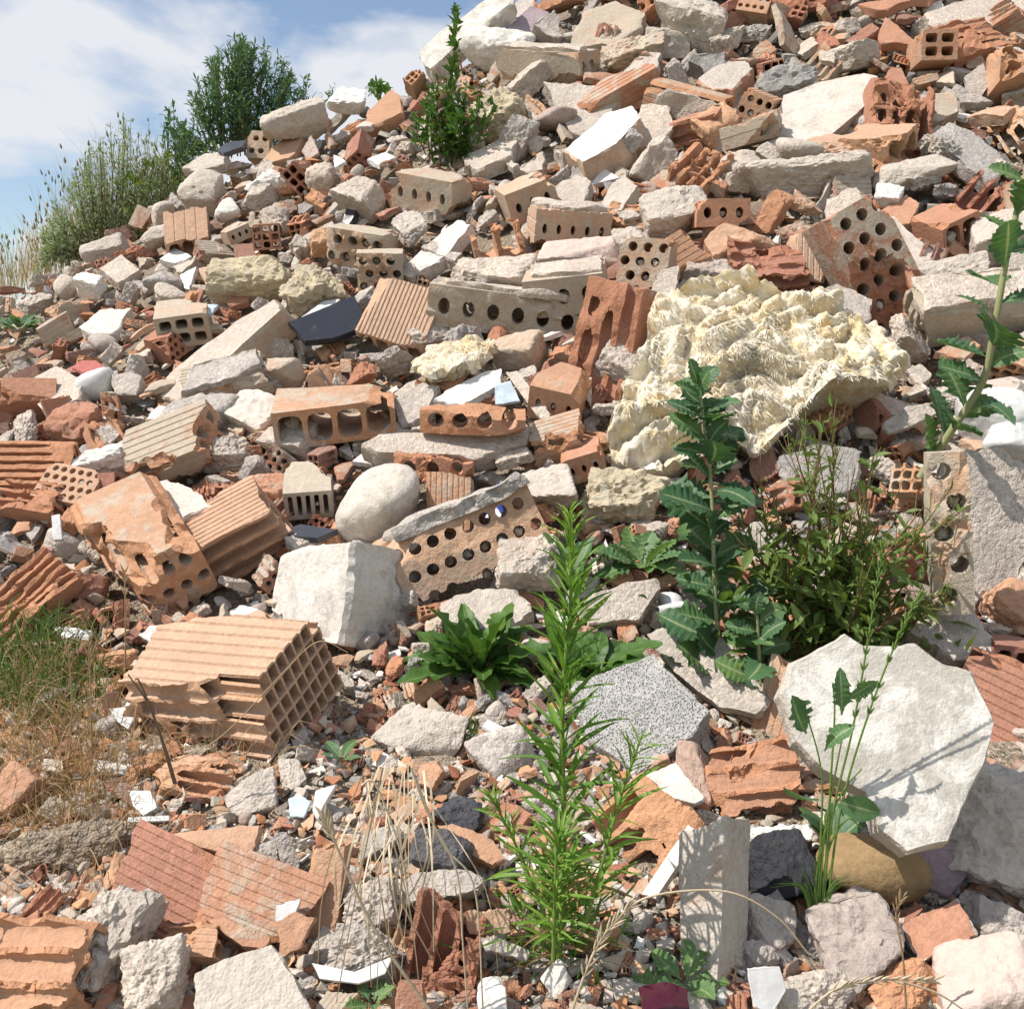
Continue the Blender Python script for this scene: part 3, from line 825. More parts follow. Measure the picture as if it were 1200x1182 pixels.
S('concrete_post', 'upright grey concrete post with white worn front, left of the black stone', 'block',
  [(795, 976), (850, 957), (846, 1070), (838, 1190), (799, 1198)], (-0.60, 0.28, 0.75), 62, 'mortar', 0.42, 0.62, short='upright concrete post', lift=0.09, er=2.5, fr=1.5, nper=110)
K('ochre_stone', 'smooth elongated ochre brown cobble under the white plaster slab', 'stone', (1030, 1022), (118, 82, 80), -42, 'ochre_stone', 0.0, 0.0, p=3.2, nz=0.04, cuts=3, short='ochre cobble', lift=0.35, box=0.4)
K('granite_stone', 'brown and white stone, its mottling mostly painted plant shadow, below the ochre cobble', 'stone', (1003, 1094), (104, 108, 80), 25, 'granite', 0.45, 0.2, p=10, nz=0.09, short='mottled stone', lift=0.35)  # speckled colour here mostly stands in for plant shadow falling on the stone
S('brick_half', 'half a solid red brick with mortar along its lower edge', 'brick',
  [(1056, 1082), (1122, 1052), (1146, 1096), (1078, 1128)], (-0.25, 0.72, 0.64), 30, 'terracotta', 0.55, 0.3, side='mortar', short='half red brick', lift=0.08, er=2.5)
K('grey_rock', 'large rough grey rock at the edge below the white plaster slab', 'rock', (1172, 985), (120, 140, 110), 70, 'mortar', 0.5, 0.55, p=9, nz=0.14, short='large rough grey rock', lift=0.3)
K('pink_stone', 'pale pink blocky stone in the lower corner', 'stone', (1160, 1152), (120, 82, 90), 15, 'plaster', 1.0, 0.15, p=14, nz=0.06, short='pink stone', lift=0.4)
K('grey_stone', 'flat grey stone between the half red brick and the pink stone', 'stone', (1172, 1092), (90, 48, 60), -25, 'mortar', 0.65, 0.3, p=10)
K('orange_lump', 'broken orange brick lump under the half red brick', 'brick', (1060, 1157), (88, 52, 50), 18, 'terracotta_fresh', 0.3, 0.1, p=14, nz=0.12, short='orange brick lump')
K('red_cobble', 'speckled reddish brown stone beside the aerated block', 'stone', (813, 912), (42, 80, 44), -12, 'granite', 1.0, 0.1, p=9, nz=0.08, short='reddish stone')
S('pale_shard', 'thin pale grey tile shard under the aerated block', 'tile', [(738, 914), (792, 894), (826, 934), (815, 942), (766, 928)], (-0.1, 0.75, 0.65), 7, 'plaster', 0.35, 0.1, er=1.5, short='thin grey tile shard', lift=0.09)
B('ridged_fragment', 'deep orange brick fragment with torn ridges, against the white plaster slab', 'brick', (882, 918), (100, 84, 60), (0.85, 0.2, 0.2), (-0.1, 0.55, 0.8), 'r33', 'rltfc', 0.42, -0.2, 3, short='deep orange ridged fragment', lift=0.35)
B('channel_fragment', 'orange brick fragment with one wide smooth channel, beside the tall weed', 'brick', (756, 972), (92, 92, 46), (0.55, 0.75, 0.3), (-0.2, 0.5, 0.8), 'r31', 'rlt', 0.25, -0.3, 0, short='orange channel fragment', lift=0.45, amp=0.006)
S('white_batten', 'narrow whitish wooden strip lying between the orange fragment and the post', 'strip', [(752, 1046), (806, 966), (820, 976), (768, 1052)], (-0.4, 0.6, 0.7), 10, 'plaster', 0.1, 0.15, er=0.8, lift=0.09)
K('black_stone', 'angular black stone with a white crusted top', 'stone', (917, 1015), (80, 74, 60), 20, 'dark_rock', 0.0, -0.1, p=12, nz=0.08, short='angular black stone', lift=0.4)
K('white_crust', 'white plaster crumb perched on the black stone', 'plaster piece', (915, 978), (66, 24, 26), 4, 'plaster', 0.0, 0.0, p=8, nz=0.12, lift=1.2)
K('grey_rubble_stone', 'light grey lump between the post and the mottled stone', 'stone', (896, 1082), (62, 54, 44), -20, 'mortar', 0.5, 0.4, p=9, nz=0.1)
S('grey_plank', 'narrow grey board slanting beside the mottled stone', 'board', [(896, 1052), (910, 1040), (955, 1104), (940, 1116)], (-0.2, 0.6, 0.75), 12, 'mortar', 0.75, 0.2, er=1)
K('small_grey_pebble', 'small crumbly grey pebble beside the base of the post', 'stone', (890, 1118), (38, 30, 28), 0, 'mortar', 0.55, 0.3, nz=0.15)
S('plastic_scrap', 'clean white plastic panel scrap standing at the foot of the post', 'panel', [(876, 1134), (914, 1132), (922, 1160), (905, 1186), (884, 1180)], (0.1, 0.3, 0.95), 4, 'glazed_white', 0.0, -0.3, er=0.6, short='white plastic scrap', lift=0.08)
K('pale_stone', 'pale crumbly stone at the bottom edge below the mottled stone', 'stone', (946, 1168), (92, 46, 50), 8, 'mortar', 0.2, 0.5, nz=0.13)
K('brown_stone', 'flat brown stone wedged under the rim of the white plaster slab', 'stone', (1090, 1022), (50, 60, 40), 60, 'lilac_stone', 0.8, 0.1, p=14, nz=0.05)
S('wine_glass_shard', 'dark wine-red glass shard at the bottom edge', 'glass', [(748, 1156), (780, 1149), (806, 1158), (808, 1186), (756, 1190)], (0, 0.7, 0.7), 9, 'wine_glass', 0.2, -0.3, er=1, puff=4, short='wine-red glass shard', lift=0.07)
B('ribbed_tile', 'dusky red ribbed hollow brick lying face up beside the rough grey lump', 'brick', (196, 1042), (112, 92, 30), (0.88, -0.42, 0.1), (-0.05, 0.62, 0.78), 'r51', 'rl', 0.66, 0.1, 9, short='dusky red ribbed brick', lift=0.9, amp=0.004)
B('ribbed_tile', 'pinkish ribbed brick face next to the slim orange brick', 'brick', (303, 1058), (112, 84, 30), (0.90, -0.34, 0.1), (-0.02, 0.62, 0.78), 'r51', 'rlc', 0.45, 0.42, 8, short='pinkish ribbed brick', lift=0.8, amp=0.004, mort='b')
K('rough_lump', 'tall crumbly grey mortar lump beside the dusky red ribbed brick', 'rubble', (122, 1102), (112, 74, 70), 76, 'mortar', 0.35, 0.3, p=8, nz=0.16, pits=0.18, short='tall crumbly mortar lump', lift=0.5)
B('broken_block', 'big orange broken clay block in the lower corner with folded torn walls', 'brick', (38, 1145), (110, 96, 84), (0.85, 0.25, 0.35), (-0.2, 0.7, 0.65), 'r33', 'rltf', 0.30, -0.2, 0, short='orange corner block', lift=0.45)
K('crumbly_concrete', 'crumbly beige concrete lump beside the grey slab at the bottom edge', 'rubble', (182, 1152), (76, 66, 60), 20, 'mortar', 0.15, 0.4, p=9, nz=0.13, short='crumbly beige lump', lift=0.4)
S('grey_slab', 'smooth light grey slab cut by the bottom edge, with a green leaf in front', 'slab', [(226, 1140), (262, 1122), (318, 1106), (344, 1142), (366, 1192), (228, 1200)], (-0.1, 0.72, 0.68), 22, 'mortar', 0.42, 0.7, short='smooth grey slab', lift=0.09, er=2, fr=0.5)
S('orange_plate', 'long orange clay plate with a rounded rim above the ribbed bricks', 'brick', [(200, 976), (250, 972), (306, 966), (300, 990), (284, 1004), (236, 994)], (-0.05, 0.7, 0.7), 12, 'terracotta', 0.18, 0.1, er=1.5, puff=3, short='long orange plate', lift=0.06)
K('grey_wedge', 'pale grey wedge-shaped stone above the long orange plate', 'stone', (298, 938), (66, 46, 44), 32, 'mortar', 0.45, 0.6, p=12, nz=0.07, short='pale grey wedge stone', lift=0.4)
B('ridged_shard', 'curled orange clay shard right under the grooved clay block', 'brick', (232, 912), (80, 42, 24), (0.95, -0.05, 0.2), (-0.1, 0.75, 0.65), 'r31', 'rlt', 0.2, 0.2, 3, short='curled orange shard', lift=0.6)
B('orange_brick', 'slim upright orange brick beside the pinkish ribbed brick', 'brick', (384, 1046), (100, 40, 34), (0.05, 0.95, -0.2), (-0.2, 0.25, 0.95), 'r31', 'lrk', 0.2, -0.2, 0, short='slim upright orange brick', lift=0.8, amp=0.004)
S('orange_chip', 'square orange tile chip in front of the slim upright brick', 'tile', [(322, 1080), (346, 1068), (368, 1076), (352, 1112), (330, 1120)], (0, 0.5, 0.85), 10, 'terracotta', 0.3, 0.0, er=1.5, lift=0.09)
S('white_chip', 'white tile chip stuck behind the square orange tile chip', 'tile', [(324, 1062), (352, 1052), (344, 1078), (322, 1084)], (-0.1, 0.4, 0.9), 5, 'glazed_white', 0.0, -0.3, er=0.8, lift=0.08)
B('grooved_shard', 'stacked grooved orange shards above the crumbly beige lump', 'brick', (222, 1104), (66, 34, 22), (0.95, 0.1, 0.2), (-0.1, 0.7, 0.7), 'r21', 'rlt', 0.22, 0.0, 4, lift=0.9)
S('orange_strip', 'narrow pinkish orange strip under the pinkish ribbed brick', 'brick', [(240, 1076), (262, 1076), (316, 1098), (308, 1112), (284, 1108)], (0, 0.7, 0.7), 9, 'terracotta', 0.4, 0.3, er=1.2, lift=0.06)
K('round_grey_stone', 'rounded grey stone between long orange plate and slim upright brick', 'stone', (311, 1006), (44, 36, 34), 10, 'mortar', 0.55, 0.3, nz=0.12)
S('grey_sliver', 'standing grey concrete sliver beside the rounded grey stone', 'slab', [(322, 976), (336, 974), (352, 1010), (345, 1034), (332, 1022)], (0.2, 0.4, 0.9), 14, 'mortar', 0.6, 0.3, lift=0.06)
S('ceramic_shard', 'curved white ceramic shard near the pale grey wedge stone', 'ceramic', [(370, 926), (394, 918), (388, 930), (380, 944), (372, 962), (366, 950)], (-0.2, 0.4, 0.9), 6, 'glazed_white', 0.0, -0.3, er=0.5, puff=3, short='curved white shard', lift=0.05)
S('glass_scrap', 'greyish glass scrap next to the pale grey wedge stone', 'glass', [(338, 936), (352, 930), (364, 940), (356, 958), (340, 956)], (-0.1, 0.5, 0.85), 4, 'glazed_white', 0.45, 0.2, er=0.5, lift=0.04)
K('rounded_trapezoid', 'flat-topped grey concrete stone in front of the dock rosette', 'stone', (496, 864), (98, 62, 56), -22, 'mortar', 0.32, 0.6, p=11, nz=0.06, short='flat-topped grey stone', lift=0.4)
K('long_grey_stone', 'smooth grey stone beside the white pipe', 'stone', (592, 884), (66, 70, 40), -60, 'mortar', 0.58, 0.2, p=7, nz=0.06, short='smooth grey stone')
K('black_rock', 'small black glittering rock left of the tall weed', 'rock', (541, 955), (56, 42, 40), -25, 'dark_rock', 0.25, 0.0, p=9, nz=0.12, short='black glittering rock', lift=0.4)
K('striped_rock', 'dark grey layered rock resting on a concrete lump', 'rock', (514, 1002), (70, 46, 44), -8, 'dark_rock', 0.7, 0.25, p=12, nz=0.1, short='dark layered rock', lift=0.8)
K('concrete_lump', 'long grey concrete lump carrying the dark layered rock', 'rubble', (518, 1040), (112, 40, 60), 4, 'mortar', 0.55, 0.35, p=9, nz=0.08, lift=0.3, short='long concrete lump')
S('long_orange_shard', 'long orange clay shard slanting below the black glittering rock', 'brick', [(512, 966), (534, 966), (580, 986), (592, 1006), (578, 1014), (536, 994)], (0, 0.7, 0.7), 10, 'terracotta', 0.28, 0.05, er=1.5, puff=2, short='long slanting orange shard', lift=0.06)
K('crumb_concrete', 'crumbly grey concrete ball behind the dry straw', 'rubble', (437, 1062), (60, 56, 50), 10, 'mortar', 0.45, 0.4, p=7, nz=0.16, pits=0.15, short='crumbly concrete ball', lift=0.4)
K('crumb_concrete', 'double crumbly concrete lump sitting on white plastic', 'rubble', (424, 1116), (76, 50, 48), 6, 'mortar', 0.5, 0.4, p=7, nz=0.18, pits=0.16, short='double crumbly lump', lift=0.6)
S('plastic_scrap', 'curved white plastic scrap under the double crumbly lump', 'plastic', [(366, 1128), (400, 1142), (436, 1138), (460, 1120), (452, 1140), (420, 1152), (374, 1146)], (0, 0.7, 0.7), 4, 'glazed_white', 0.0, -0.3, er=0.5, lift=0.06)
B('upright_fragment', 'brown brick fragment with upright torn channels behind the straw', 'brick', (522, 1112), (92, 76, 46), (0.1, 0.9, 0.2), (-0.1, 0.2, 0.95), 'r31', 'rlt', 0.7, 0.1, 0, short='brown upright fragment', lift=0.6)
S('brick_stub', 'short pale orange brick stub beside the base of the tall weed', 'brick', [(545, 1070), (594, 1064), (600, 1092), (548, 1096)], (-0.05, 0.4, 0.9), 22, 'terracotta', 0.15, 0.3, er=2, lift=0.08, short='pale orange stub')
S('grey_plank', 'narrow grey tile strip lying below the pale orange stub', 'tile', [(564, 1100), (578, 1095), (622, 1114), (616, 1124), (570, 1112)], (0, 0.6, 0.8), 9, 'mortar', 0.5, 0.3, er=1, lift=0.08)
K('white_cube', 'white painted brick bit at the bottom edge below the brown upright fragment', 'plaster piece', (578, 1168), (32, 42, 30), 10, 'plaster', 0.1, 0.1, p=16, nz=0.05, lift=0.6, short='white painted bit')
K('white_cube', 'small whitish stone at the foot of the tall weed', 'plaster piece', (653, 1146), (32, 30, 26), 50, 'plaster', 0.35, 0.3, p=14, nz=0.06, lift=0.5)
S('ribbed_stub', 'ribbed red brick stub at the bottom edge behind the wheat stalk', 'brick', [(466, 1150), (494, 1152), (500, 1190), (462, 1190)], (0, 0.3, 0.95), 20, 'terracotta', 0.6, 0.1, lift=0.06)
K('flat_grey_stone', 'flat greenish grey stone behind the dry straw', 'stone', (446, 984), (60, 36, 34), 25, 'mortar', 0.62, 0.2, p=13, nz=0.06, short='greenish grey stone')
S('orange_cube', 'small cubic orange brick bit between the grey stones', 'brick', [(492, 894), (512, 890), (518, 904), (506, 924), (490, 918)], (-0.2, 0.5, 0.85), 16, 'terracotta', 0.25, 0.0, lift=0.05, er=1.5)
S('grey_wedge_board', 'long grey stone wedge lying behind the dock rosette, pointed to the white cup', 'slab', [(682, 700), (735, 682), (768, 678), (772, 690), (748, 726), (690, 730)], (-0.1, 0.5, 0.86), 26, 'mortar', 0.35, 0.4, short='long grey wedge', er=2, lift=0.08)
S('leaning_plate', 'grey mortar-backed plate leaning below the prickly lettuce', 'slab', [(757, 742), (822, 712), (906, 822), (886, 838), (842, 828), (788, 786)], (-0.35, 0.55, 0.75), 16, 'mortar', 0.45, 0.15, short='leaning grey plate', er=2, lift=0.09)
K('white_cup', 'small white plastic cup lying by the grey wedge', 'cup', (786, 706), (30, 26, 24), 0, 'glazed_white', 0.0, -0.3, p=4, nz=0.02, lift=0.5, short='white plastic cup')
S('flat_pale_stone', 'flat pale stone just behind the dock rosette', 'stone', [(512, 706), (560, 688), (604, 690), (624, 716), (590, 740), (524, 734)], (-0.05, 0.72, 0.68), 20, 'mortar', 0.22, 0.6, short='flat pale stone', lift=0.05)
K('pale_rock', 'pale beige rock with a pitted front, just right of the perforated brick', 'rock', (618, 662), (84, 68, 60), 12, 'mortar', 0.05, 0.5, p=11, nz=0.11, short='pale pitted rock', lift=0.35)
K('pale_rock', 'smooth pale beige rock under the mortar ledge, above the tall weed', 'rock', (640, 574), (94, 58, 60), -8, 'mortar', 0.02, 0.6, p=10, nz=0.07, short='smooth pale rock', lift=0.35)
K('crumbly_clod', 'crumbly yellowish clod at the foot of the mineral wool', 'rubble', (728, 585), (110, 60, 60), -8, 'yellow_stone', 0.6, 0.4, p=7, nz=0.17, pits=0.15, short='crumbly yellowish clod')
B('perforated_brick', 'perforated brick with many round holes and mortar bed on top, behind the dock rosette', 'brick', (552, 645), (44, 176, 92),
  (0.10, 0.0, 0.99), (-0.38, 0.90, 0.06), 'c83', 'rlu', 0.05, 0.35, 0, mort='t', short='perforated brick with round holes', lift=0.3, amp=0.006, mtint=0.6)
B('ribbed_stub', 'short upright ribbed brick stub in the dark hollow beside the boulder', 'brick', (528, 590), (62, 52, 30), (-0.02, 0.97, 0.1), (-0.15, 0.1, 0.98), 'r31', 'rl', 0.25, 0.3, 7, short='upright ribbed stub', lift=0.5, amp=0.003)
S('wrapper', 'crumpled blue and white wrapper scrap in the dark hollow', 'wrapper', [(566, 604), (576, 586), (582, 566), (588, 584), (590, 600)], (-0.3, 0.3, 0.9), 2, 'blue_paint', 0.4, -0.4, er=1, lift=0.04, puff=3)
S('white_wrapper', 'white scrap of paper beside the blue wrapper', 'paper', [(568, 606), (578, 590), (588, 602), (584, 610)], (-0.3, 0.4, 0.9), 2, 'glazed_white', 0.0, -0.3, er=0.6, lift=0.06)
# ================================================================== middle band
B('plastered_brick', 'large orange brick with torn channels in front, half hidden under a pink plaster sheet', 'brick', (166, 645), (150, 100, 84),
  (0.55, -0.62, 0.56), (-0.12, 0.74, 0.66), 'c53', 'rf', 0.26, 0.4, 0, short='large torn orange brick', lift=0.35, mort=None, amp=0.022, seed=31, extra=[((0.25, -0.75, 0.62), 42)])
S('plaster_sheet', 'flaking pinkish white plaster sheet on the large torn orange brick', 'plaster piece', [(132, 578), (160, 566), (196, 562), (232, 578), (244, 592), (214, 608), (176, 600), (150, 590)], (-0.1, 0.80, 0.6), 6, 'plaster', 0.75, 0.05, short='pinkish plaster sheet', lift=0.21, er=3)
B('ribbed_brick', 'orange brick with fine parallel grooves and broken grey underside, above the clay block', 'brick', (267, 632), (128, 92, 62),
  (0.86, 0.42, -0.2), (-0.30, 0.72, 0.62), 'r33', 'rlf', 0.16, 0.0, 10, short='fine-grooved orange brick', lift=0.35, amp=0.007)
B('slot_brick', 'small grey brick end with three upright slots beside the boulder', 'brick', (362, 574), (70, 52, 34), (0.15, -0.15, 0.97), (0.0, 0.85, 0.5), 'r51', 'l', 0.0, 0.8, 0, short='small slotted grey brick', lift=0.4)
K('red_lump', 'reddish brick lump behind the fine-grooved brick', 'brick', (322, 576), (70, 46, 44), -12, 'terracotta', 0.5, 0.3, p=13, nz=0.08, short='reddish lump')
S('slate_tile', 'dark blue-grey tile bit lying over a white edge beside the boulder', 'tile', [(332, 620), (352, 614), (396, 620), (372, 630), (340, 628)], (0, 0.85, 0.5), 7, 'glazed_navy', 0.9, 0.3, short='blue-grey tile bit', er=0.7, lift=0.08)
B('grooved_block', 'brown grooved brick with deep horizontal channels at the edge of the heap', 'brick', (38, 548), (88, 52, 40), (0.99, 0.0, 0.1), (0.0, 0.45, 0.9), 'r51', 'rlt', 0.45, 0.1, 0, short='brown channelled brick', lift=0.5, amp=0.003)
B('perforated_plate', 'small orange brick plate pierced with a grid of holes', 'brick', (84, 572), (18, 66, 44), (-0.1, 0.55, 0.84), (0.25, 0.8, -0.5), 'c64', 'l', 0.15, 0.15, 0, short='small pierced plate', lift=0.3, amp=0.003)
B('ridged_fragment', 'dark orange broken brick with wavy ridges near the brown channelled brick', 'brick', (36, 586), (80, 40, 30), (0.95, -0.15, 0.2), (-0.1, 0.6, 0.8), 'r31', 'rlt', 0.5, 0.0, 0)
B('ridged_fragment', 'rust-coloured ridged brick above the green grass', 'brick', (30, 702), (90, 60, 34), (0.3, 0.7, 0.4), (0.0, 0.5, 0.85), 'r51', 'rlt', 0.42, 0.05, 0, short='rust ridged brick', lift=0.5)
B('mortared_brick', 'dark orange brick with grey mortar smeared over its face, beside the pale mortar lumps', 'brick', (205, 530), (96, 66, 52), (0.88, 0.38, 0.2), (-0.3, 0.5, 0.8), 'r32', 'rl', 0.35, 0.65, 6, short='grey-smeared brick', lift=0.35)
K('mortar_lump', 'whitish crumpled mortar lump next to the grey-smeared brick', 'rubble', (262, 532), (62, 36, 40), 10, 'mortar', 0.05, 0.6, nz=0.15, short='whitish mortar lump')
K('grey_boulder', 'rounded rough grey concrete lump above the grey-smeared brick', 'rubble', (238, 492), (88, 56, 56), -14, 'mortar', 0.62, 0.25, p=6, nz=0.09, short='rounded grey lump', lift=0.3)
K('cream_stone', 'cream coloured smooth stone between rounded grey lump and hollow brick', 'stone', (304, 490), (58, 66, 50), 62, 'plaster', 0.55, 0.25, p=8, nz=0.06, short='cream stone')
K('ribbed_mortar', 'beige mortar lump with imprinted ridges under the large-holed brick', 'rubble', (344, 518), (66, 46, 44), -15, 'mortar', 0.1, 0.5, p=10, nz=0.1, short='imprinted mortar lump')
B('hollow_brick', 'orange hollow brick with large open cells and whitewashed top', 'brick', (394, 484), (76, 132, 42), (0.12, -0.3, 0.95), (-0.05, 0.88, 0.42), 'r41', 'lr', 0.25, 0.45, 0, mort='b', short='large-celled hollow brick', lift=0.4, amp=0.006)
K('brown_chunk', 'brown ridged brick chunk near the heap edge, above the brown channelled brick', 'brick', (92, 497), (54, 48, 40), -25, 'terracotta', 0.6, 0.2, p=14, nz=0.12, short='brown ridged chunk')
K('white_lump', 'chalky white mortar lump above the small pierced plate', 'rubble', (122, 545), (78, 32, 40), 12, 'plaster', 0.3, 0.3, nz=0.13, short='chalky white lump')
S('beige_slab', 'thick beige slab with a rough side near the heap edge', 'slab', [(18, 452), (66, 428), (98, 444), (92, 468), (50, 482), (34, 462)], (-0.25, 0.72, 0.65), 26, 'mortar', 0.12, 0.4, short='thick beige slab', er=2)
S('striped_disc', 'round red and white striped lid', 'lid', [(84, 430), (96, 422), (112, 422), (124, 430), (112, 436), (96, 436)], (0, 0.85, 0.5), 4, 'red_paint', 0.2, 0.1, er=0.4, lift=0.10, short='striped lid')
K('white_bowl', 'broken white bowl under the striped lid', 'bowl', (112, 454), (40, 36, 34), 0, 'glazed_white', 0.9, 0.1, p=3, nz=0.03, short='broken white bowl')
S('grey_block', 'pale grey tile block beside the broken white bowl', 'tile', [(130, 440), (150, 434), (166, 440), (160, 462), (134, 462)], (0, 0.5, 0.85), 16, 'mortar', 0.45, 0.5)
S('long_slab', 'long pale slab leaning diagonally between pierced brick and dark tile', 'slab', [(176, 462), (196, 440), (240, 404), (286, 372), (320, 352), (330, 362), (292, 396), (246, 440), (206, 470)], (-0.45, 0.62, 0.64), 34, 'mortar', 0.05, 0.45, short='long diagonal slab', er=2.5, lift=0.12, side='terracotta')
B('grey_ribbed', 'grey mortar-caked brick with a ribbed patch under the long diagonal slab', 'brick', (270, 450), (96, 46, 36), (0.93, 0.3, 0.2), (-0.2, 0.6, 0.75), 'r31', 'rl', 0.4, 0.85, 8, mort='t', short='mortar-caked ribbed brick', mtint=0.6)
K('brick_bit', 'squarish beige brick above the large-celled brick', 'brick', (331, 437), (50, 40, 36), 0, 'terracotta', 0.05, 0.55, p=18, nz=0.05, short='squarish beige brick')
B('cell_brick', 'six-celled brick end carrying a pale blue tile', 'brick', (216, 378), (56, 54, 34), (0.2, -0.12, 0.97), (-0.05, 0.85, 0.5), 'r32', 'l', 0.0, 0.5, 0, short='six-celled brick', lift=0.5)
S('blue_tile', 'pale sky-blue glazed tile lying on the six-celled brick', 'tile', [(192, 362), (222, 354), (256, 357), (248, 366), (216, 370)], (-0.05, 0.9, 0.42), 4, 'glazed_white', 0.5, -0.35, er=0.6, lift=0.12, short='sky-blue tile')
S('navy_tile', 'glossy black-blue tile with scuffs, the darkest piece on the heap', 'tile', [(338, 377), (415, 346), (434, 380), (388, 397), (356, 400)], (0.05, 0.68, 0.73), 8, 'glazed_navy', 0.1, 0.42, short='black-blue tile', er=0.8, fr=0.3, lift=0.12)
S('white_edge', 'white chalky sliver behind the black-blue tile', 'tile', [(352, 372), (380, 352), (400, 350), (362, 378)], (-0.1, 0.75, 0.65), 8, 'glazed_white', 0.05, -0.1, lift=0.06)
K('yellow_rock', 'large yellowish sandstone lump above the long diagonal slab', 'rock', (296, 328), (94, 46, 50), -6, 'yellow_stone', 0.0, 0.35, p=10, nz=0.10, short='yellowish sandstone lump', lift=0.4)
K('yellow_clod', 'yellow crumbling mortar clod beside the sandstone lump', 'rubble', (366, 342), (72, 56, 50), 35, 'yellow_stone', 0.3, 0.45, p=7, nz=0.17, pits=0.12, short='yellow mortar clod')
B('ribbed_pair', 'beige brick face with fine vertical ribs and a mortar seam down its middle', 'brick', (472, 374), (82, 80, 34), (-0.30, -0.9, 0.25), (-0.12, 0.35, 0.93), 'r41', 'rlc', 0.05, 0.2, 15, short='fine-ribbed beige brick', lift=0.7, amp=0.004)
B('long_brick', 'long mortar-covered brick with two dark holes in its side', 'brick', (594, 366), (44, 176, 46), (-0.05, -0.18, 0.98), (0.12, 0.92, 0.3), 'c61', 'lr', 0.05, 0.95, 0, short='long mortar-covered brick', lift=0.3, mort='t', mtint=0.15)
S('wool_tuft_bed', 'white and red painted slab under the small wool tuft', 'slab', [(506, 468), (560, 438), (590, 430), (584, 452), (540, 474)], (-0.15, 0.7, 0.7), 10, 'plaster', 0.0, 0.25, short='white painted slab', lift=0.08)
K('pale_brick', 'pale pink angular brick piece beside the small wool tuft', 'brick', (608, 412), (62, 50, 46), -14, 'terracotta', 0.0, 0.45, p=16, nz=0.06, short='pale angular brick')
S('blue_tile', 'small pale blue tile standing under the pale angular brick', 'tile', [(580, 450), (598, 446), (610, 470), (580, 474)], (-0.1, 0.35, 0.93), 5, 'glazed_white', 0.5, -0.35, er=0.5, lift=0.09, short='small blue tile')
B('three_hole_brick', 'bright orange brick with three small holes next to the upright red-brown brick', 'brick', (657, 460), (70, 58, 40), (-0.25, -0.35, 0.9), (0.1, 0.80, 0.58), 'c31', 'l', 0.3, 0.25, 0, short='bright three-holed brick', lift=0.5, amp=0.003)
S('thin_plate', 'thin grey plate leaning on the bright three-holed brick', 'slab', [(592, 436), (606, 434), (646, 486), (640, 494), (628, 486)], (-0.4, 0.55, 0.73), 8, 'mortar', 0.25, 0.3, lift=0.08)
B('upright_brick', 'tall red-brown brick standing upright with torn channels open at the top', 'brick', (713, 402), (130, 66, 50), (0.12, 0.97, 0.2), (-0.45, 0.1, 0.88), 'r32', 'rlt', 0.62, 0.25, 0, short='upright red-brown brick', lift=0.7, amp=0.010)
S('mortar_ledge', 'wide mortar ledge over the dark hollow', 'slab', [(420, 520), (440, 508), (520, 506), (600, 500), (626, 500), (618, 520), (560, 534), (440, 530)], (0.0, 0.68, 0.73), 26, 'mortar', 0.18, 0.4, short='wide mortar ledge', lift=0.13, er=3)
B('scalloped_brick', 'orange brick with two scooped holes lying on the mortar ledge', 'brick', (554, 490), (36, 114, 30), (0.0, -0.25, 0.96), (0.0, 0.95, 0.3), 'c41', 'rlt', 0.35, 0.15, 0, short='scooped orange brick', lift=2.6, amp=0.006)
B('terracotta_chunk', 'deep orange brick chunk with scooped cells under the mortar ledge', 'brick', (509, 546), (40, 88, 40), (0.0, -0.05, 0.99), (0.0, 0.95, 0.2), 'c31', 'rltu', 0.48, 0.05, 0, short='deep orange scooped chunk', lift=1.2, amp=0.012)
S('grey_mortar_slab', 'grey mortar slab tilted toward the white painted slab', 'slab', [(456, 470), (490, 450), (512, 452), (498, 486), (470, 500)], (-0.3, 0.55, 0.78), 18, 'mortar', 0.5, 0.3, short='tilted grey mortar slab')
B('two_tone_brick', 'block half grey mortar and half ribbed orange below the thin plate', 'brick', (652, 516), (62, 44, 36), (0.85, 0.4, 0.3), (-0.3, 0.65, 0.7), 'r31', 'rl', 0.3, 0.5, 6, short='half-grey ribbed block', lift=0.5)
B('two_hole_brick', 'reddish brick end with two round holes near the mineral wool', 'brick', (684, 540), (56, 46, 30), (-0.1, -0.2, 0.97), (-0.3, 0.85, 0.3), 'c31', 'l', 0.5, 0.3, 0, short='two-holed brick end', lift=0.6)
K('beige_rock', 'beige blunt rock behind the lower part of the wool', 'rock', (738, 430), (56, 80, 50), 70, 'mortar', 0.45, 0.3, p=9, nz=0.1, short='blunt rock by the wool')
# ================================================================== upper heap, centre
B('row_hole_brick', 'greenish brick with three holes in a row and a sandy cap', 'brick', (508, 224), (50, 76, 38), (-0.45, -0.30, 0.84), (0.05, 0.86, 0.5), 'c41', 'l', 0.05, 0.5, 0, short='greenish three-holed brick', lift=0.5, mort='b', mtint=0.0)
B('row_hole_brick', 'pale brick end with three large dark holes', 'brick', (617, 232), (56, 56, 36), (0.25, -0.45, 0.85), (-0.30, 0.80, 0.5), 'c31', 'l', 0.05, 0.4, 0, short='brick with three dark holes', lift=0.5)
B('row_hole_brick', 'brick with five dark holes and ribbed end under a mortar lid', 'brick', (666, 266), (54, 84, 40), (0.15, -0.28, 0.95), (0.08, 0.92, 0.38), 'c51', 'l', 0.1, 0.35, 5, mort='t', short='five-holed brick', lift=0.5, mtint=0.25)
B('sieve_brick', 'sandy yellow brick riddled with round holes', 'brick', (424, 290), (40, 66, 40), (-0.25, -0.3, 0.92), (0.1, 0.9, 0.42), 'c42', 'lr', 0.0, 0.6, 0, short='sandy sieve brick', lift=0.5)
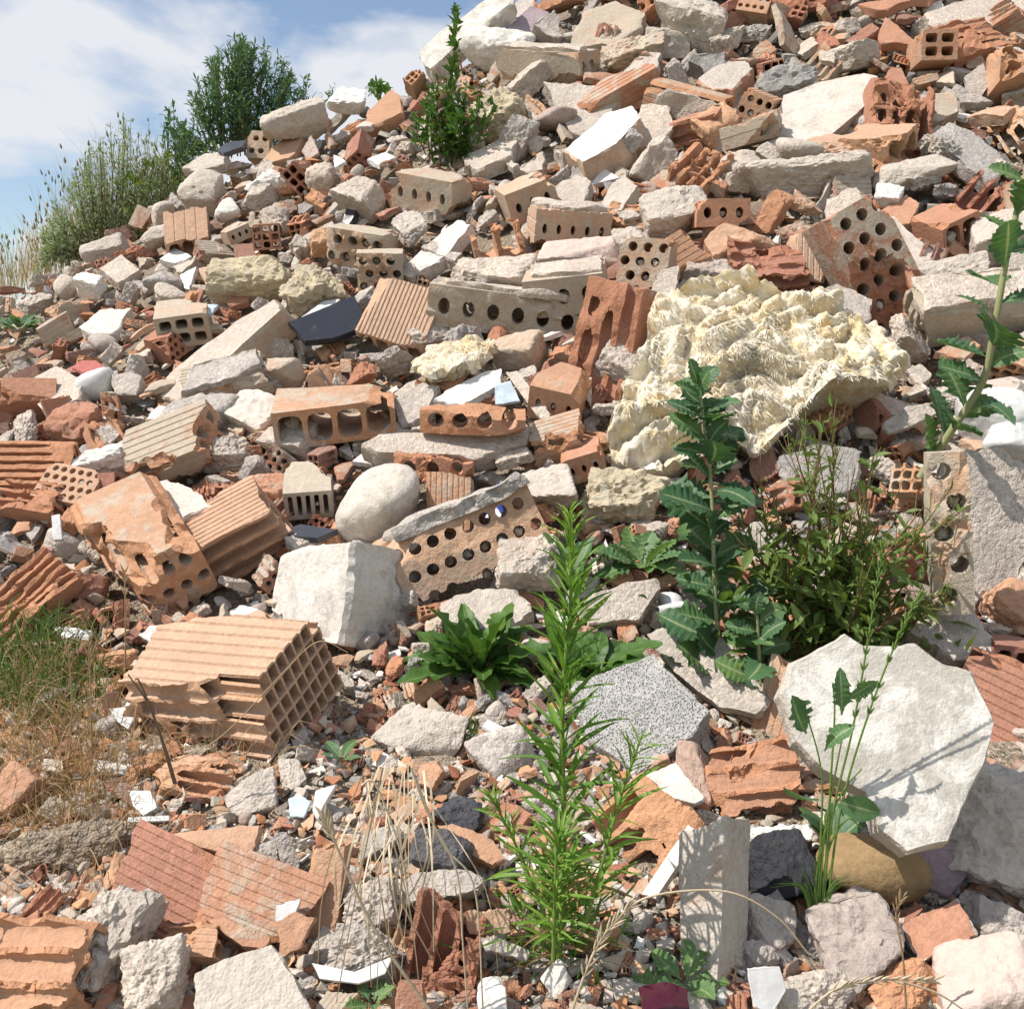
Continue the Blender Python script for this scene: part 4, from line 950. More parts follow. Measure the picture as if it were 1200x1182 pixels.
B('sieve_brick', 'lower sandy brick with clustered holes under its twin', 'brick', (446, 318), (36, 50, 44), (0.1, -0.3, 0.95), (0.0, 0.92, 0.38), 'c33', 'lrc', 0.0, 0.6, 0, lift=0.5, short='lower sandy holed brick')
B('open_brick', 'orange brick broken open with a single big hole', 'brick', (582, 281), (60, 56, 44), (0.1, -0.4, 0.9), (-0.2, 0.85, 0.45), 'r21', 'lrt', 0.3, 0.2, 0, short='broken one-holed brick', lift=0.5)
K('pink_slab', 'smooth dusty pink slab lying flat below the five-holed brick', 'slab', (680, 301), (100, 40, 34), -3, 'plaster', 1.0, 0.35, p=9, nz=0.05, short='dusty pink slab', lift=0.5)
K('mortar_brick', 'orange-ended brick thickly coated in pale mortar', 'brick', (580, 326), (112, 50, 46), -12, 'mortar', 0.05, 0.35, p=12, nz=0.10, short='thickly coated brick', lift=0.5)
B('capped_brick', 'pale brick block with flat mortar top and two holes in front', 'brick', (664, 338), (66, 88, 42), (-0.15, -0.35, 0.92), (-0.15, 0.88, 0.45), 'c31', 'l', 0.05, 0.6, 0, mort='t', short='flat-topped two-holed brick', lift=0.55, mtint=0.15)
B('sieve_brick', 'upright brick with ten holes in its end beside the flat-topped brick', 'brick', (758, 318), (44, 56, 66), (-0.35, -0.1, 0.92), (0.1, 0.98, 0.15), 'c34', 'l', 0.1, 0.4, 0, short='ten-holed upright brick', lift=0.4)
S('beige_post', 'beige brick side leaning by the ten-holed upright brick', 'slab', [(770, 318), (796, 312), (790, 358), (770, 368), (756, 362)], (-0.15, 0.35, 0.92), 24, 'mortar', 0.1, 0.5, lift=0.12)
S('long_plaster', 'long pale plaster strip slanting below the greenish brick', 'slab', [(472, 312), (506, 282), (536, 258), (552, 262), (524, 298), (486, 322)], (-0.3, 0.65, 0.7), 16, 'plaster', 0.45, 0.4, short='slanting pale strip', lift=0.1)
K('beige_stone', 'beige stone next to the sandy sieve brick', 'stone', (428, 236), (52, 58, 44), 60, 'mortar', 0.05, 0.5, p=10, nz=0.09, short='beige stone')
S('white_top_brick', 'brick with a bright white painted top and ribbed red side', 'brick', [(661, 176), (708, 134), (742, 122), (750, 138), (722, 168), (682, 192)], (-0.35, 0.72, 0.6), 34, 'plaster', 0.0, -0.1, side='terracotta', short='white-topped brick', lift=0.16, er=2)
S('rough_triangle', 'rough grey triangular mortar slab', 'slab', [(636, 95), (712, 102), (728, 116), (690, 168), (668, 152), (648, 120)], (-0.15, 0.5, 0.85), 22, 'mortar', 0.28, 0.4, short='rough triangular slab', lift=0.1, fr=1.5)
S('pink_beige_slab', 'pinkish beige slab behind the white-topped brick', 'slab', [(738, 168), (752, 124), (782, 120), (790, 146), (764, 176)], (-0.2, 0.55, 0.8), 20, 'mortar', 0.02, 0.3, short='pinkish beige slab', lift=0.08)
B('red_brick', 'slanting reddish brick beside the rough triangular slab', 'brick', (724, 112), (78, 36, 30), (0.72, 0.6, 0.3), (-0.4, 0.6, 0.68), 'r31', 'rl', 0.5, 0.4, 4, short='slanting reddish brick', lift=0.6)
S('grey_beam', 'grey concrete bar above the slanting reddish brick', 'slab', [(716, 96), (756, 60), (774, 62), (770, 84), (738, 104)], (-0.3, 0.6, 0.72), 20, 'mortar', 0.35, 0.4, lift=0.09)
B('ribbed_long_brick', 'long ribbed brick with grey mortar on its flank, left of the large pinkish slab', 'brick', (806, 120), (86, 34, 30), (0.82, -0.42, 0.3), (0.1, 0.78, 0.6), 'r31', 'rl', 0.3, 0.45, 6, mort='f', short='long ribbed brick', lift=0.6, amp=0.003)
S('grey_cap_brick', 'grey-topped brick with ribbed red flank', 'brick', [(818, 92), (846, 72), (872, 66), (884, 80), (858, 104), (834, 106)], (-0.2, 0.75, 0.62), 22, 'mortar', 0.45, 0.4, side='terracotta', short='grey-topped brick', lift=0.1)
K('chalk_rock', 'big whitish rock at the top of the heap', 'rock', (816, 32), (84, 66, 60), -20, 'mortar', 0.05, 0.75, p=9, nz=0.10, short='big whitish rock', lift=0.4)
S('brick_wall_piece', 'layered orange and beige brickwork piece near the summit', 'brick', [(668, 52), (682, 14), (720, 2), (756, 14), (754, 34), (716, 54)], (-0.1, 0.55, 0.83), 26, 'terracotta', 0.1, 0.6, short='layered brickwork piece', lift=0.1, er=3)
B('moss_brick', 'mossy beige hollow brick lying under the layered brickwork', 'brick', (640, 76), (92, 46, 30), (0.9, -0.15, 0.42), (0.0, 0.85, 0.5), 'c21', 'rl', 0.0, 0.65, 0, short='mossy beige brick', lift=0.7, mort='t', mtint=0.1)
K('ridged_beige', 'ridged beige brick between layered brickwork and big whitish rock', 'brick', (742, 62), (72, 40, 36), 14, 'terracotta', 0.02, 0.5, p=12, nz=0.12, short='ridged beige brick')
S('white_plank', 'long whitewashed plank jutting against the sky', 'slab', [(487, 64), (520, 34), (566, 2), (592, -10), (604, 2), (560, 34), (522, 66), (502, 84)], (-0.35, 0.55, 0.75), 18, 'plaster', 0.4, 0.55, short='whitewashed plank', lift=0.16, er=3)
S('lilac_plank', 'grey lilac plank behind the whitewashed plank', 'slab', [(562, 38), (600, 4), (624, -8), (630, 6), (596, 30), (574, 48)], (-0.3, 0.6, 0.72), 14, 'mortar', 0.55, 0.3, lift=0.1, short='grey lilac plank')
S('lilac_slab', 'mauve broken slab below the summit', 'slab', [(590, 36), (622, 6), (644, 14), (650, 36), (616, 52)], (0.1, 0.6, 0.8), 16, 'lilac_stone', 0.2, 0.1, lift=0.08, short='mauve slab')
K('cement_bag', 'crumpled whitish grey cement bag under the planks', 'bag', (584, 56), (78, 40, 40), -28, 'plaster', 0.35, 0.2, p=5, nz=0.10, short='cement bag', lift=0.7)
S('light_plate', 'light grey plate on a brown brick flank', 'slab', [(698, 248), (718, 214), (732, 203), (746, 218), (728, 246), (714, 256)], (-0.35, 0.6, 0.72), 16, 'mortar', 0.4, 0.6, side='terracotta', short='light grey plate', lift=0.12)
S('grey_mortar', 'grey mortar-clad brick between the three-holed brick and light grey plate', 'slab', [(640, 222), (676, 204), (694, 212), (684, 236), (652, 240)], (-0.2, 0.65, 0.73), 18, 'mortar', 0.3, 0.3, lift=0.08)
K('pale_boulder', 'large pale slab-like stone with a creased front', 'stone', (790, 248), (86, 62, 48), 28, 'mortar', 0.02, 0.7, p=9, nz=0.09, short='pale creased stone', lift=0.45)
K('pale_rubble', 'small rounded pale rubble below the pale creased stone', 'rubble', (742, 292), (46, 46, 40), 0, 'mortar', 0.1, 0.5, p=7, nz=0.13)
K('yellow_mortar', 'yellow mortar mass behind the leafy weed', 'rubble', (588, 138), (60, 62, 50), 40, 'yellow_stone', 0.2, 0.4, p=8, nz=0.16, pits=0.12, short='yellow mortar mass')
K('yellow_mortar', 'smaller yellowish clod beneath the yellow mortar mass', 'rubble', (545, 172), (44, 34, 34), 10, 'yellow_stone', 0.4, 0.4, p=8, nz=0.16)
S('beige_strip', 'beige brick strip slanting above the greenish three-holed brick', 'slab', [(540, 184), (590, 162), (606, 164), (598, 182), (556, 200)], (-0.2, 0.7, 0.68), 16, 'mortar', 0.05, 0.5, lift=0.08, short='beige slanting strip')
# ================================================================== upper heap, right
S('big_pink_slab', 'large pale pinkish six-sided slab, the broadest on the upper heap', 'slab', [(899, 158), (918, 112), (962, 94), (1014, 84), (1031, 88), (1022, 118), (984, 150), (962, 170), (936, 184), (906, 182)], (-0.2, 0.55, 0.81), 26, 'plaster', 0.62, 0.4, short='large pinkish slab', lift=0.16, er=2, side='mortar', fr=0.5)
K('long_mortar', 'long lumpy mortar bar under the large pinkish slab', 'rubble', (946, 205), (142, 40, 44), 1, 'mortar', 0.08, 0.6, p=9, nz=0.10, short='long mortar bar', lift=0.6)
K('pale_tongue', 'tongue-shaped pale slab beside the long mortar bar', 'slab', (1067, 204), (84, 34, 24), 20, 'mortar', 0.04, 0.7, p=7, nz=0.06, short='tongue-shaped slab', lift=0.9)
S('concrete_sheet', 'grey concrete panel tilted at the right of the large pinkish slab', 'slab', [(1086, 166), (1112, 142), (1140, 152), (1180, 190), (1160, 212), (1120, 184)], (0.1, 0.6, 0.8), 16, 'mortar', 0.68, 0.1, short='tilted grey panel', lift=0.12)
B('tan_brick', 'tan orange brick with a rounded broken end', 'brick', (1026, 174), (58, 48, 34), (0.75, -0.5, 0.4), (-0.2, 0.8, 0.58), 'r21', 'rl', 0.18, 0.1, 0, short='tan broken brick', lift=0.6)
S('red_plate', 'brick-red plate above the torn ridged brick', 'brick', [(1030, 100), (1044, 80), (1056, 80), (1070, 108), (1054, 114)], (0, 0.6, 0.8), 10, 'terracotta', 0.58, 0.0, lift=0.07, short='brick-red plate')
B('torn_brick', 'red brick with torn upright ridges beside the large pinkish slab', 'brick', (1052, 138), (62, 64, 40), (0.15, 0.9, 0.3), (0.1, 0.35, 0.93), 'r41', 'rlt', 0.6, 0.1, 0, short='torn ridged brick', lift=0.6)
S('dusty_brick', 'dusty pink whole brick face', 'brick', [(1072, 112), (1120, 108), (1124, 130), (1096, 142), (1074, 136)], (0, 0.5, 0.86), 20, 'terracotta', 0.0, 0.6, lift=0.09, short='dusty pink brick')
B('frame_brick', 'brick end with four square cells near the upper right corner', 'brick', (1092, 61), (40, 34, 28), (-0.05, -0.1, 0.99), (0, 0.98, 0.1), 'r22', 'l', 0.35, 0.3, 0, short='four-celled brick end', lift=0.8)
S('top_slab', 'long beige slab with red stain along the top edge', 'slab', [(1086, 14), (1140, -4), (1200, 0), (1206, 18), (1160, 30), (1100, 30)], (0, 0.62, 0.78), 20, 'mortar', 0.1, 0.4, short='red-stained top slab', lift=0.12)
S('grey_board', 'narrow grey slab slanting under the red-stained top slab', 'slab', [(1118, 24), (1128, 18), (1206, 62), (1200, 76), (1150, 44)], (0.1, 0.7, 0.7), 10, 'mortar', 0.5, 0.3, lift=0.12)
B('cell_brick', 'orange brick with scooped cells at the upper right edge', 'brick', (1184, 90), (48, 46, 40), (0.1, 0.3, 0.9), (0, 0.9, -0.3), 'r22', 'rlt', 0.22, 0.2, 0, lift=0.6, short='scooped edge brick')
S('grey_square', 'upright light grey tile next to the scooped edge brick', 'tile', [(1132, 90), (1152, 74), (1162, 96), (1148, 116), (1136, 112)], (-0.1, 0.3, 0.95), 6, 'mortar', 0.5, 0.5, lift=0.1)
B('ribbed_bit', 'small orange ribbed brick with holes left of the large pinkish slab', 'brick', (890, 126), (36, 34, 28), (-0.4, -0.2, 0.88), (0.3, 0.8, 0.5), 'c32', 'l', 0.2, 0.0, 5, lift=0.7, short='small orange ribbed brick')
K('orange_chunk', 'pointed orange brick chunk under the small ribbed brick', 'brick', (838, 154), (48, 42, 36), 30, 'terracotta_fresh', 0.15, 0.1, p=16, nz=0.1)
B('fresh_brick', 'clean bright orange brick end with three round holes', 'brick', (841, 252), (60, 56, 28), (0.0, -0.2, 0.98), (-0.02, 0.97, 0.2), 'c31', 'l', 0.42, -0.4, 0, short='clean bright orange brick', lift=1.0)
B('slanted_brick', 'long diagonal brick slab pierced with holes at its lower end', 'brick', (1020, 318), (50, 64, 140), (0.15, -0.1, 0.98), (-0.5, 0.86, 0.1), 'c36', 'lrc', 0.62, 0.5, 0, short='diagonal pierced brick', lift=0.22, seed=11)
S('mortar_crust', 'orange-tinged mortar face on the diagonal pierced brick', 'slab', [(966, 232), (1004, 218), (1024, 250), (1030, 282), (996, 292), (974, 272)], (-0.25, 0.5, 0.83), 14, 'mortar', 0.1, 0.2, lift=0.19, short='orange-tinged mortar face')
S('pink_long', 'long pale pink slab right of the diagonal pierced brick', 'slab', [(1030, 262), (1048, 256), (1098, 296), (1088, 312), (1062, 318), (1040, 290)], (0.1, 0.55, 0.82), 16, 'plaster', 0.7, 0.4, lift=0.1, short='long pale pink slab')
K('orange_dome', 'smooth rounded orange brick with a grey corner', 'brick', (866, 292), (92, 48, 46), 8, 'terracotta', 0.2, 0.25, p=8, nz=0.06, short='smooth rounded orange brick', lift=0.5)
B('red_ridges', 'deep red broken brick with stacked ridges above the wool', 'brick', (900, 314), (74, 60, 46), (0.7, 0.3, 0.5), (-0.15, 0.6, 0.78), 'r33', 'rltf', 0.72, 0.0, 0, short='deep red ridged brick', lift=0.8)
B('ribbed_plate', 'pale ribbed brick plate standing beside the deep red ridged brick', 'brick', (948, 306), (58, 44, 20), (0.1, 0.95, 0.1), (0.0, 0.3, 0.95), 'r31', 'rl', 0.05, 0.3, 6, lift=0.9, amp=0.003, short='pale ribbed plate')
K('grey_rock', 'grey rough rock above the left end of the wool', 'rock', (832, 318), (76, 50, 46), -28, 'mortar', 0.25, 0.5, p=9, nz=0.09, short='rock over the wool')
S('grey_flat', 'flat grey slab above the right end of the wool', 'slab', [(946, 346), (980, 332), (1024, 350), (1018, 376), (990, 384), (960, 362)], (0.05, 0.65, 0.75), 18, 'mortar', 0.5, 0.4, lift=0.1, short='flat slab over the wool')
K('striated_slab', 'striated whitish slab near the right edge', 'slab', (1114, 322), (88, 46, 36), 16, 'mortar', 0.1, 0.7, p=9, nz=0.10, short='striated whitish slab', lift=0.5)
B('edge_brick', 'long mortar brick with an orange broken corner at the right edge', 'brick', (1138, 362), (132, 52, 46), (0.95, 0.05, -0.15), (0.0, 0.62, 0.78), 'r31', 'l', 0.05, 0.9, 0, short='long edge brick', lift=0.5, mort='t', mtint=0.1)
K('beige_block', 'rounded beige block above the tall sow-thistle stem', 'block', (1166, 280), (66, 56, 50), 12, 'mortar', 0.02, 0.6, p=10, nz=0.06, short='rounded beige block', lift=0.5)
B('two_cell', 'red hollow brick with two open cells near the rounded beige block', 'brick', (1108, 268), (46, 44, 30), (0.3, -0.35, 0.88), (-0.3, 0.75, 0.5), 'r21', 'l', 0.5, 0.0, 0, lift=0.7, short='red two-celled brick')
B('dark_ribs', 'brown brick with deep dark ribs under the tilted grey panel', 'brick', (1154, 234), (46, 44, 30), (0.5, 0.75, 0.2), (0, 0.5, 0.85), 'r31', 'rlt', 0.75, 0.2, 0, lift=0.8, short='deep-ribbed brown brick')
K('white_bit', 'bright white plaster bit beside the diagonal pierced brick', 'plaster piece', (1040, 231), (32, 24, 20), -15, 'plaster', 0.0, -0.2, p=10, nz=0.08, lift=0.9, short='bright white plaster bit')
S('orange_tile', 'orange tile flap under the bright white plaster bit', 'tile', [(1034, 246), (1062, 228), (1078, 238), (1066, 262), (1044, 262)], (-0.1, 0.7, 0.7), 10, 'terracotta', 0.4, 0.0, lift=0.07)
S('red_sliver', 'slim brick-red sliver propped against the diagonal pierced brick', 'brick', [(1058, 312), (1066, 312), (1082, 346), (1080, 354), (1074, 352)], (-0.2, 0.4, 0.9), 9, 'terracotta', 0.6, 0.0, lift=0.12, er=0.8)
K('pale_stone', 'pale stone between long mortar bar and orange chunk', 'stone', (868, 196), (50, 38, 34), 20, 'mortar', 0.05, 0.5, nz=0.09, short='pale stone by the bar')
B('ridged_bit', 'orange ridged brick at the left of the pale stone', 'brick', (820, 200), (52, 46, 34), (0.4, 0.8, 0.3), (-0.2, 0.5, 0.84), 'r31', 'rlt', 0.35, 0.1, 0, lift=0.7, short='orange ridged bit')
# right edge, lower
S('upright_slab', 'tall upright grey slab at the right edge with a brick seam', 'slab', [(1118, 528), (1166, 520), (1204, 540), (1206, 650), (1184, 706), (1122, 690), (1114, 620)], (0.05, 0.25, 0.97), 40, 'mortar', 0.42, 0.35, short='tall upright slab', lift=0.11, fr=1.2)
B('seam_brick', 'pinkish holed brick seam along the tall upright slab', 'brick', (1110, 622), (40, 34, 150), (-0.2, -0.1, 0.97), (-0.08, 0.97, 0.1), 'c15', 'lrc', 0.05, 0.75, 0, lift=0.9, short='pinkish holed seam')
K('white_foam', 'large rounded white foam lump above the tall upright slab', 'foam', (1160, 486), (80, 66, 56), -8, 'glazed_white', 0.0, -0.1, p=5, nz=0.05, short='white foam lump', lift=0.6)
K('white_foam', 'lower white lump touching the tall upright slab', 'foam', (1186, 520), (60, 42, 44), -20, 'glazed_white', 0.9, 0.1, p=6, nz=0.06, lift=0.5)
S('grey_leaf_plate', 'thin curved grey plate sticking out by the wool', 'tile', [(1034, 496), (1064, 476), (1096, 470), (1098, 484), (1066, 500), (1040, 508)], (-0.1, 0.5, 0.85), 6, 'mortar', 0.4, 0.4, lift=0.1, short='thin curved plate')
S('flat_grey_tile', 'flat dark grey tile behind the willowherb', 'tile', [(914, 536), (960, 520), (1010, 528), (1000, 574), (950, 590), (920, 570)], (0, 0.55, 0.83), 10, 'mortar', 0.85, 0.2, lift=0.05)
S('stone_slab', 'whitish stone slab between upright slab and white plaster slab', 'slab', [(1068, 738), (1092, 708), (1130, 704), (1166, 750), (1158, 772), (1120, 772), (1088, 752)], (-0.1, 0.66, 0.74), 30, 'mortar', 0.15, 0.6, short='whitish stone slab', lift=0.09, er=3)
K('edge_orange', 'orange brown brick lump at the right edge under the upright slab', 'brick', (1192, 716), (46, 80, 50), 75, 'terracotta', 0.3, 0.1, p=14, nz=0.09, short='orange edge lump')
B('grid_brick', 'reddish ribbed brick stack behind the white plaster slab', 'brick', (1172, 838), (90, 110, 46), (0.8, -0.42, 0.4), (-0.15, 0.55, 0.82), 'r51', 'rl', 0.66, 0.1, 10, short='reddish ribbed stack', lift=0.0)
B('grid_brick', 'brown hollow brick with square cells at the right edge', 'brick', (1190, 772), (40, 56, 36), (-0.2, -0.1, 0.97), (0.1, 0.95, 0.2), 'r31', 'l', 0.8, 0.2, 0, lift=0.4, short='square-celled edge brick')
S('corrugated', 'reddish corrugated tile above the white foam lump', 'tile', [(1096, 412), (1132, 394), (1150, 404), (1130, 420)], (0, 0.75, 0.65), 8, 'terracotta', 0.35, 0.4, lift=0.06)
S('pale_tongue', 'pale pink slab tongue above the white foam lump', 'slab', [(1150, 446), (1204, 438), (1206, 458), (1164, 462)], (0, 0.7, 0.7), 10, 'plaster', 0.9, 0.3, lift=0.06)
# ================================================================== upper left
K('ridge_slab', 'big beige slab crowning the left ridge', 'slab', (342, 142), (76, 36, 34), 14, 'mortar', 0.05, 0.6, p=10, nz=0.07, short='beige ridge slab', lift=0.7)
S('clay_sheet', 'flat orange clay panel under the beige ridge slab', 'tile', [(302, 194), (318, 172), (350, 150), (358, 154), (346, 180), (338, 186)], (-0.15, 0.6, 0.78), 12, 'terracotta', 0.18, 0.1, lift=0.1, short='flat orange panel', er=0.8)
B('ridge_brick', 'small beige hollow brick beside the flat orange panel', 'brick', (305, 176), (26, 22, 30), (0.1, 0.1, 0.98), (0, 0.98, -0.1), 'c22', 'l', 0.0, 0.4, 0, lift=0.6)
S('dark_ridge_tile', 'dark grey tile on the ridge beside the dark shrub', 'tile', [(252, 176), (268, 166), (290, 164), (284, 172), (262, 180)], (-0.1, 0.8, 0.6), 5, 'glazed_navy', 0.9, 0.4, lift=0.08, short='dark ridge tile')
S('ridge_plank', 'weathered grey slab at the shrub edge of the ridge', 'slab', [(214, 196), (240, 180), (266, 178), (262, 190), (232, 202)], (-0.2, 0.7, 0.68), 10, 'mortar', 0.3, 0.4, lift=0.08, short='weathered ridge slab')
K('ridge_rock', 'greenish pale angular rock under the tall grass', 'rock', (236, 228), (46, 42, 40), -10, 'mortar', 0.2, 0.6, p=12, nz=0.07, short='angular pale rock', lift=0.6)
K('white_ridge_stone', 'rounded white stone beside the angular pale rock', 'stone', (265, 248), (26, 26, 24), 40, 'plaster', 0.25, 0.2, p=6, nz=0.08, lift=0.6, short='rounded white stone')
B('ridge_ribbed', 'orange ribbed brick with wide grooves on the left slope', 'brick', (220, 273), (44, 44, 26), (-0.1, 0.92, 0.1), (0.1, 0.45, 0.88), 'r31', 'rl', 0.15, 0.1, 3, lift=0.7, short='wide-grooved brick')
K('grey_ridge_stone', 'grey cut stone below the tall grass', 'stone', (184, 278), (32, 24, 24), 25, 'mortar', 0.4, 0.4, p=9, lift=0.5)
K('left_slab', 'grey slab half under the dry grass', 'slab', (124, 294), (50, 28, 24), 18, 'mortar', 0.4, 0.5, p=9, nz=0.08, lift=0.6, short='grass-edge slab')
S('square_plate', 'square pale tile plate on the left slope', 'tile', [(116, 314), (142, 298), (164, 316), (138, 332)], (-0.05, 0.7, 0.7), 10, 'mortar', 0.02, 0.4, lift=0.07, short='square pale plate', er=0.8)
S('white_plate', 'white plaster plate between grooved brick and square plate', 'plaster piece', [(187, 304), (204, 290), (224, 300), (208, 308)], (0, 0.75, 0.65), 8, 'plaster', 0.0, 0.1, lift=0.05, short='white plaster plate')
K('egg_stone', 'small egg-shaped stone at the foot of the grass', 'stone', (75, 338), (24, 26, 22), 60, 'mortar', 0.1, 0.4, p=4, nz=0.06, lift=0.6, short='egg-shaped stone')
K('gravel_stone', 'rough dark grey gravelly stone below the white plaster plate', 'stone', (196, 333), (34, 38, 32), 70, 'mortar', 0.7, 0.3, p=6, nz=0.12, lift=0.5, short='gravelly stone')
K('white_left', 'white angular plaster block below the square pale plate', 'plaster piece', (108, 335), (34, 24, 24), -20, 'plaster', 0.1, 0.2, p=12, lift=0.5, short='white angular block')
S('cream_plate', 'cream slab lying low on the left slope', 'slab', [(92, 384), (118, 362), (152, 362), (136, 390), (112, 394)], (-0.1, 0.72, 0.68), 12, 'plaster', 0.45, 0.4, lift=0.07, short='cream low slab')
S('red_wedge', 'pink-red wedge tile on the ridge near the tiny weed', 'tile', [(424, 152), (432, 130), (458, 104), (470, 112), (470, 132), (448, 144)], (-0.2, 0.55, 0.8), 14, 'terracotta', 0.3, 0.1, lift=0.08, short='red wedge tile')
K('white_ridge', 'chalky white slab on the ridge left of the red wedge tile', 'slab', (408, 122), (46, 24, 24), -16, 'plaster', 0.05, 0.2, p=9, nz=0.1, lift=0.7, short='chalky ridge slab')
S('white_tile', 'white tile flake on the small red rubble', 'tile', [(430, 186), (452, 178), (464, 184), (444, 194)], (-0.1, 0.8, 0.6), 5, 'glazed_white', 0.0, -0.2, lift=0.07, short='white tile flake')
S('slate_strip', 'dark slate strip left of the greenish brick', 'tile', [(400, 262), (412, 224), (422, 222), (416, 252), (406, 268)], (-0.4, 0.4, 0.82), 8, 'glazed_navy', 1.0, 0.3, lift=0.07, short='slate strip')
S('white_arrow', 'pointed white plaster shard on the left slope', 'plaster piece', [(210, 322), (230, 312), (222, 340), (216, 338)], (-0.2, 0.5, 0.85), 5, 'plaster', 0.1, 0.1, lift=0.06)
S('pink_shard', 'flat pinkish shard left of the sandstone lump', 'tile', [(232, 314), (256, 310), (256, 328), (240, 330)], (0, 0.65, 0.75), 7, 'terracotta', 0.1, 0.3, lift=0.06, short='flat pinkish shard')
S('grey_bar', 'slim grey bar above the sandstone lump', 'slab', [(338, 286), (390, 258), (394, 266), (346, 294)], (-0.1, 0.7, 0.7), 8, 'mortar', 0.3, 0.4, lift=0.07, short='slim grey bar')
K('clay_roll', 'ochre torn clay roll right of the slim grey bar', 'brick', (381, 283), (38, 28, 28), 20, 'terracotta_fresh', 0.1, 0.0, p=9, nz=0.16, lift=0.6, short='ochre clay roll')
K('crumpled_mortar', 'crumpled pale mortar wad under the ridge panel', 'rubble', (314, 218), (44, 30, 30), 25, 'plaster', 0.3, 0.3, p=6, nz=0.2, lift=0.6, short='crumpled pale wad')
K('round_mortar', 'round lumpy mortar ball below the beige ridge slab', 'rubble', (374, 208), (34, 34, 30), 0, 'mortar', 0.0, 0.3, p=5, nz=0.18, lift=0.6, short='lumpy mortar ball')

# lengths of white pipe and strips
S('white_strip', 'upright white plastic strip above the rust ridged brick', 'strip', [(60, 604), (70, 602), (73, 632), (62, 632)], (0, 0.3, 0.95), 3, 'glazed_white', 0.0, -0.3, er=0.3, lift=0.06)
S('white_gutter', 'white plastic gutter scrap beside the green grass', 'plastic', [(62, 734), (84, 736), (108, 740), (104, 750), (74, 748)], (0, 0.75, 0.65), 4, 'glazed_white', 0.0, -0.2, er=0.5, lift=0.04, puff=3, short='white gutter scrap')
S('white_flap', 'white porcelain flap against the left side of the clay block', 'ceramic', [(128, 830), (146, 828), (152, 812), (156, 842), (150, 854), (138, 846)], (-0.3, 0.4, 0.85), 3, 'glazed_white', 0.0, -0.2, er=0.4, lift=0.07, short='white porcelain flap')
S('ceramic_flake', 'pale flat ceramic flakes left of the curled orange shard', 'ceramic', [(150, 926), (176, 926), (184, 946), (168, 956), (156, 944)], (-0.1, 0.6, 0.8), 8, 'glazed_white', 0.9, 0.1, er=0.5, fr=0.2, lift=0.07)
S('white_bar', 'thin white bar below the pale ceramic flakes', 'strip', [(150, 957), (198, 955), (198, 961), (150, 963)], (0, 0.5, 0.86), 6, 'glazed_white', 0.0, -0.3, er=0.1, fr=0.05, lift=0.07)
K('dirt_ledge', 'grassy dirt ledge strewn with small rubble in the lower corner', 'dirt', (66, 1004), (150, 46, 50), 14, 'soil', 0.4, 0.4, p=6, nz=0.12, lift=0.1, short='grassy dirt ledge')
K('left_brick', 'orange brick lump among the dry grass at the picture edge', 'brick', (14, 930), (60, 56, 46), -25, 'terracotta', 0.35, 0.2, p=14, nz=0.09, short='orange lump in the grass')
def pipe(px0, px1, rad, mat, label, lift=0.04):
    D0, D1 = dist_at(*px0), dist_at(*px1)
    A = CAMP + raydir(*px0) * (D0 - lift); Bp = CAMP + raydir(*px1) * (D0 - lift - (D0 - D1) * 0.7)
    ax = unit(Bp - A); L = np.linalg.norm(Bp - A); r = rad * D0 / FPX
    up = unit(np.cross(ax, (0.3, 0.9, 0.1))); az = np.cross(ax, up)
    V, F, n = [], [], 18
    prof = [(0, r), (L, r), (L, r * 0.8), (L * 0.02, r * 0.8)]
    for x, rr in prof:
        for k in range(n):
            t = 2 * math.pi * k / n
            V.append((x + 0.15 * r * math.sin(3 * t), rr * math.cos(t), rr * math.sin(t)))
    for q in range(3):
        for k in range(n):
            F.append((q * n + k, q * n + (k + 1) % n, (q + 1) * n + (k + 1) % n, (q + 1) * n + k))
    for k in range(n): F.append((k, 3 * n + k, 3 * n + (k + 1) % n, (k + 1) % n))
    o = link('pipe', mesh_np('pipe', V, F, [mat]), mat4(ax, up, az, A))
    return _common(o, label, 'pipe', 0.0, -0.2)
pipe((570, 850), (612, 872), 7.5, 'glazed_white', 'short white plastic pipe beside the smooth grey stone')
ANCH.append((590, 860, 'white pipe'))
pipe((770, 718), (800, 712), 8, 'glazed_white', 'stubby white pipe end next to the white plastic cup')
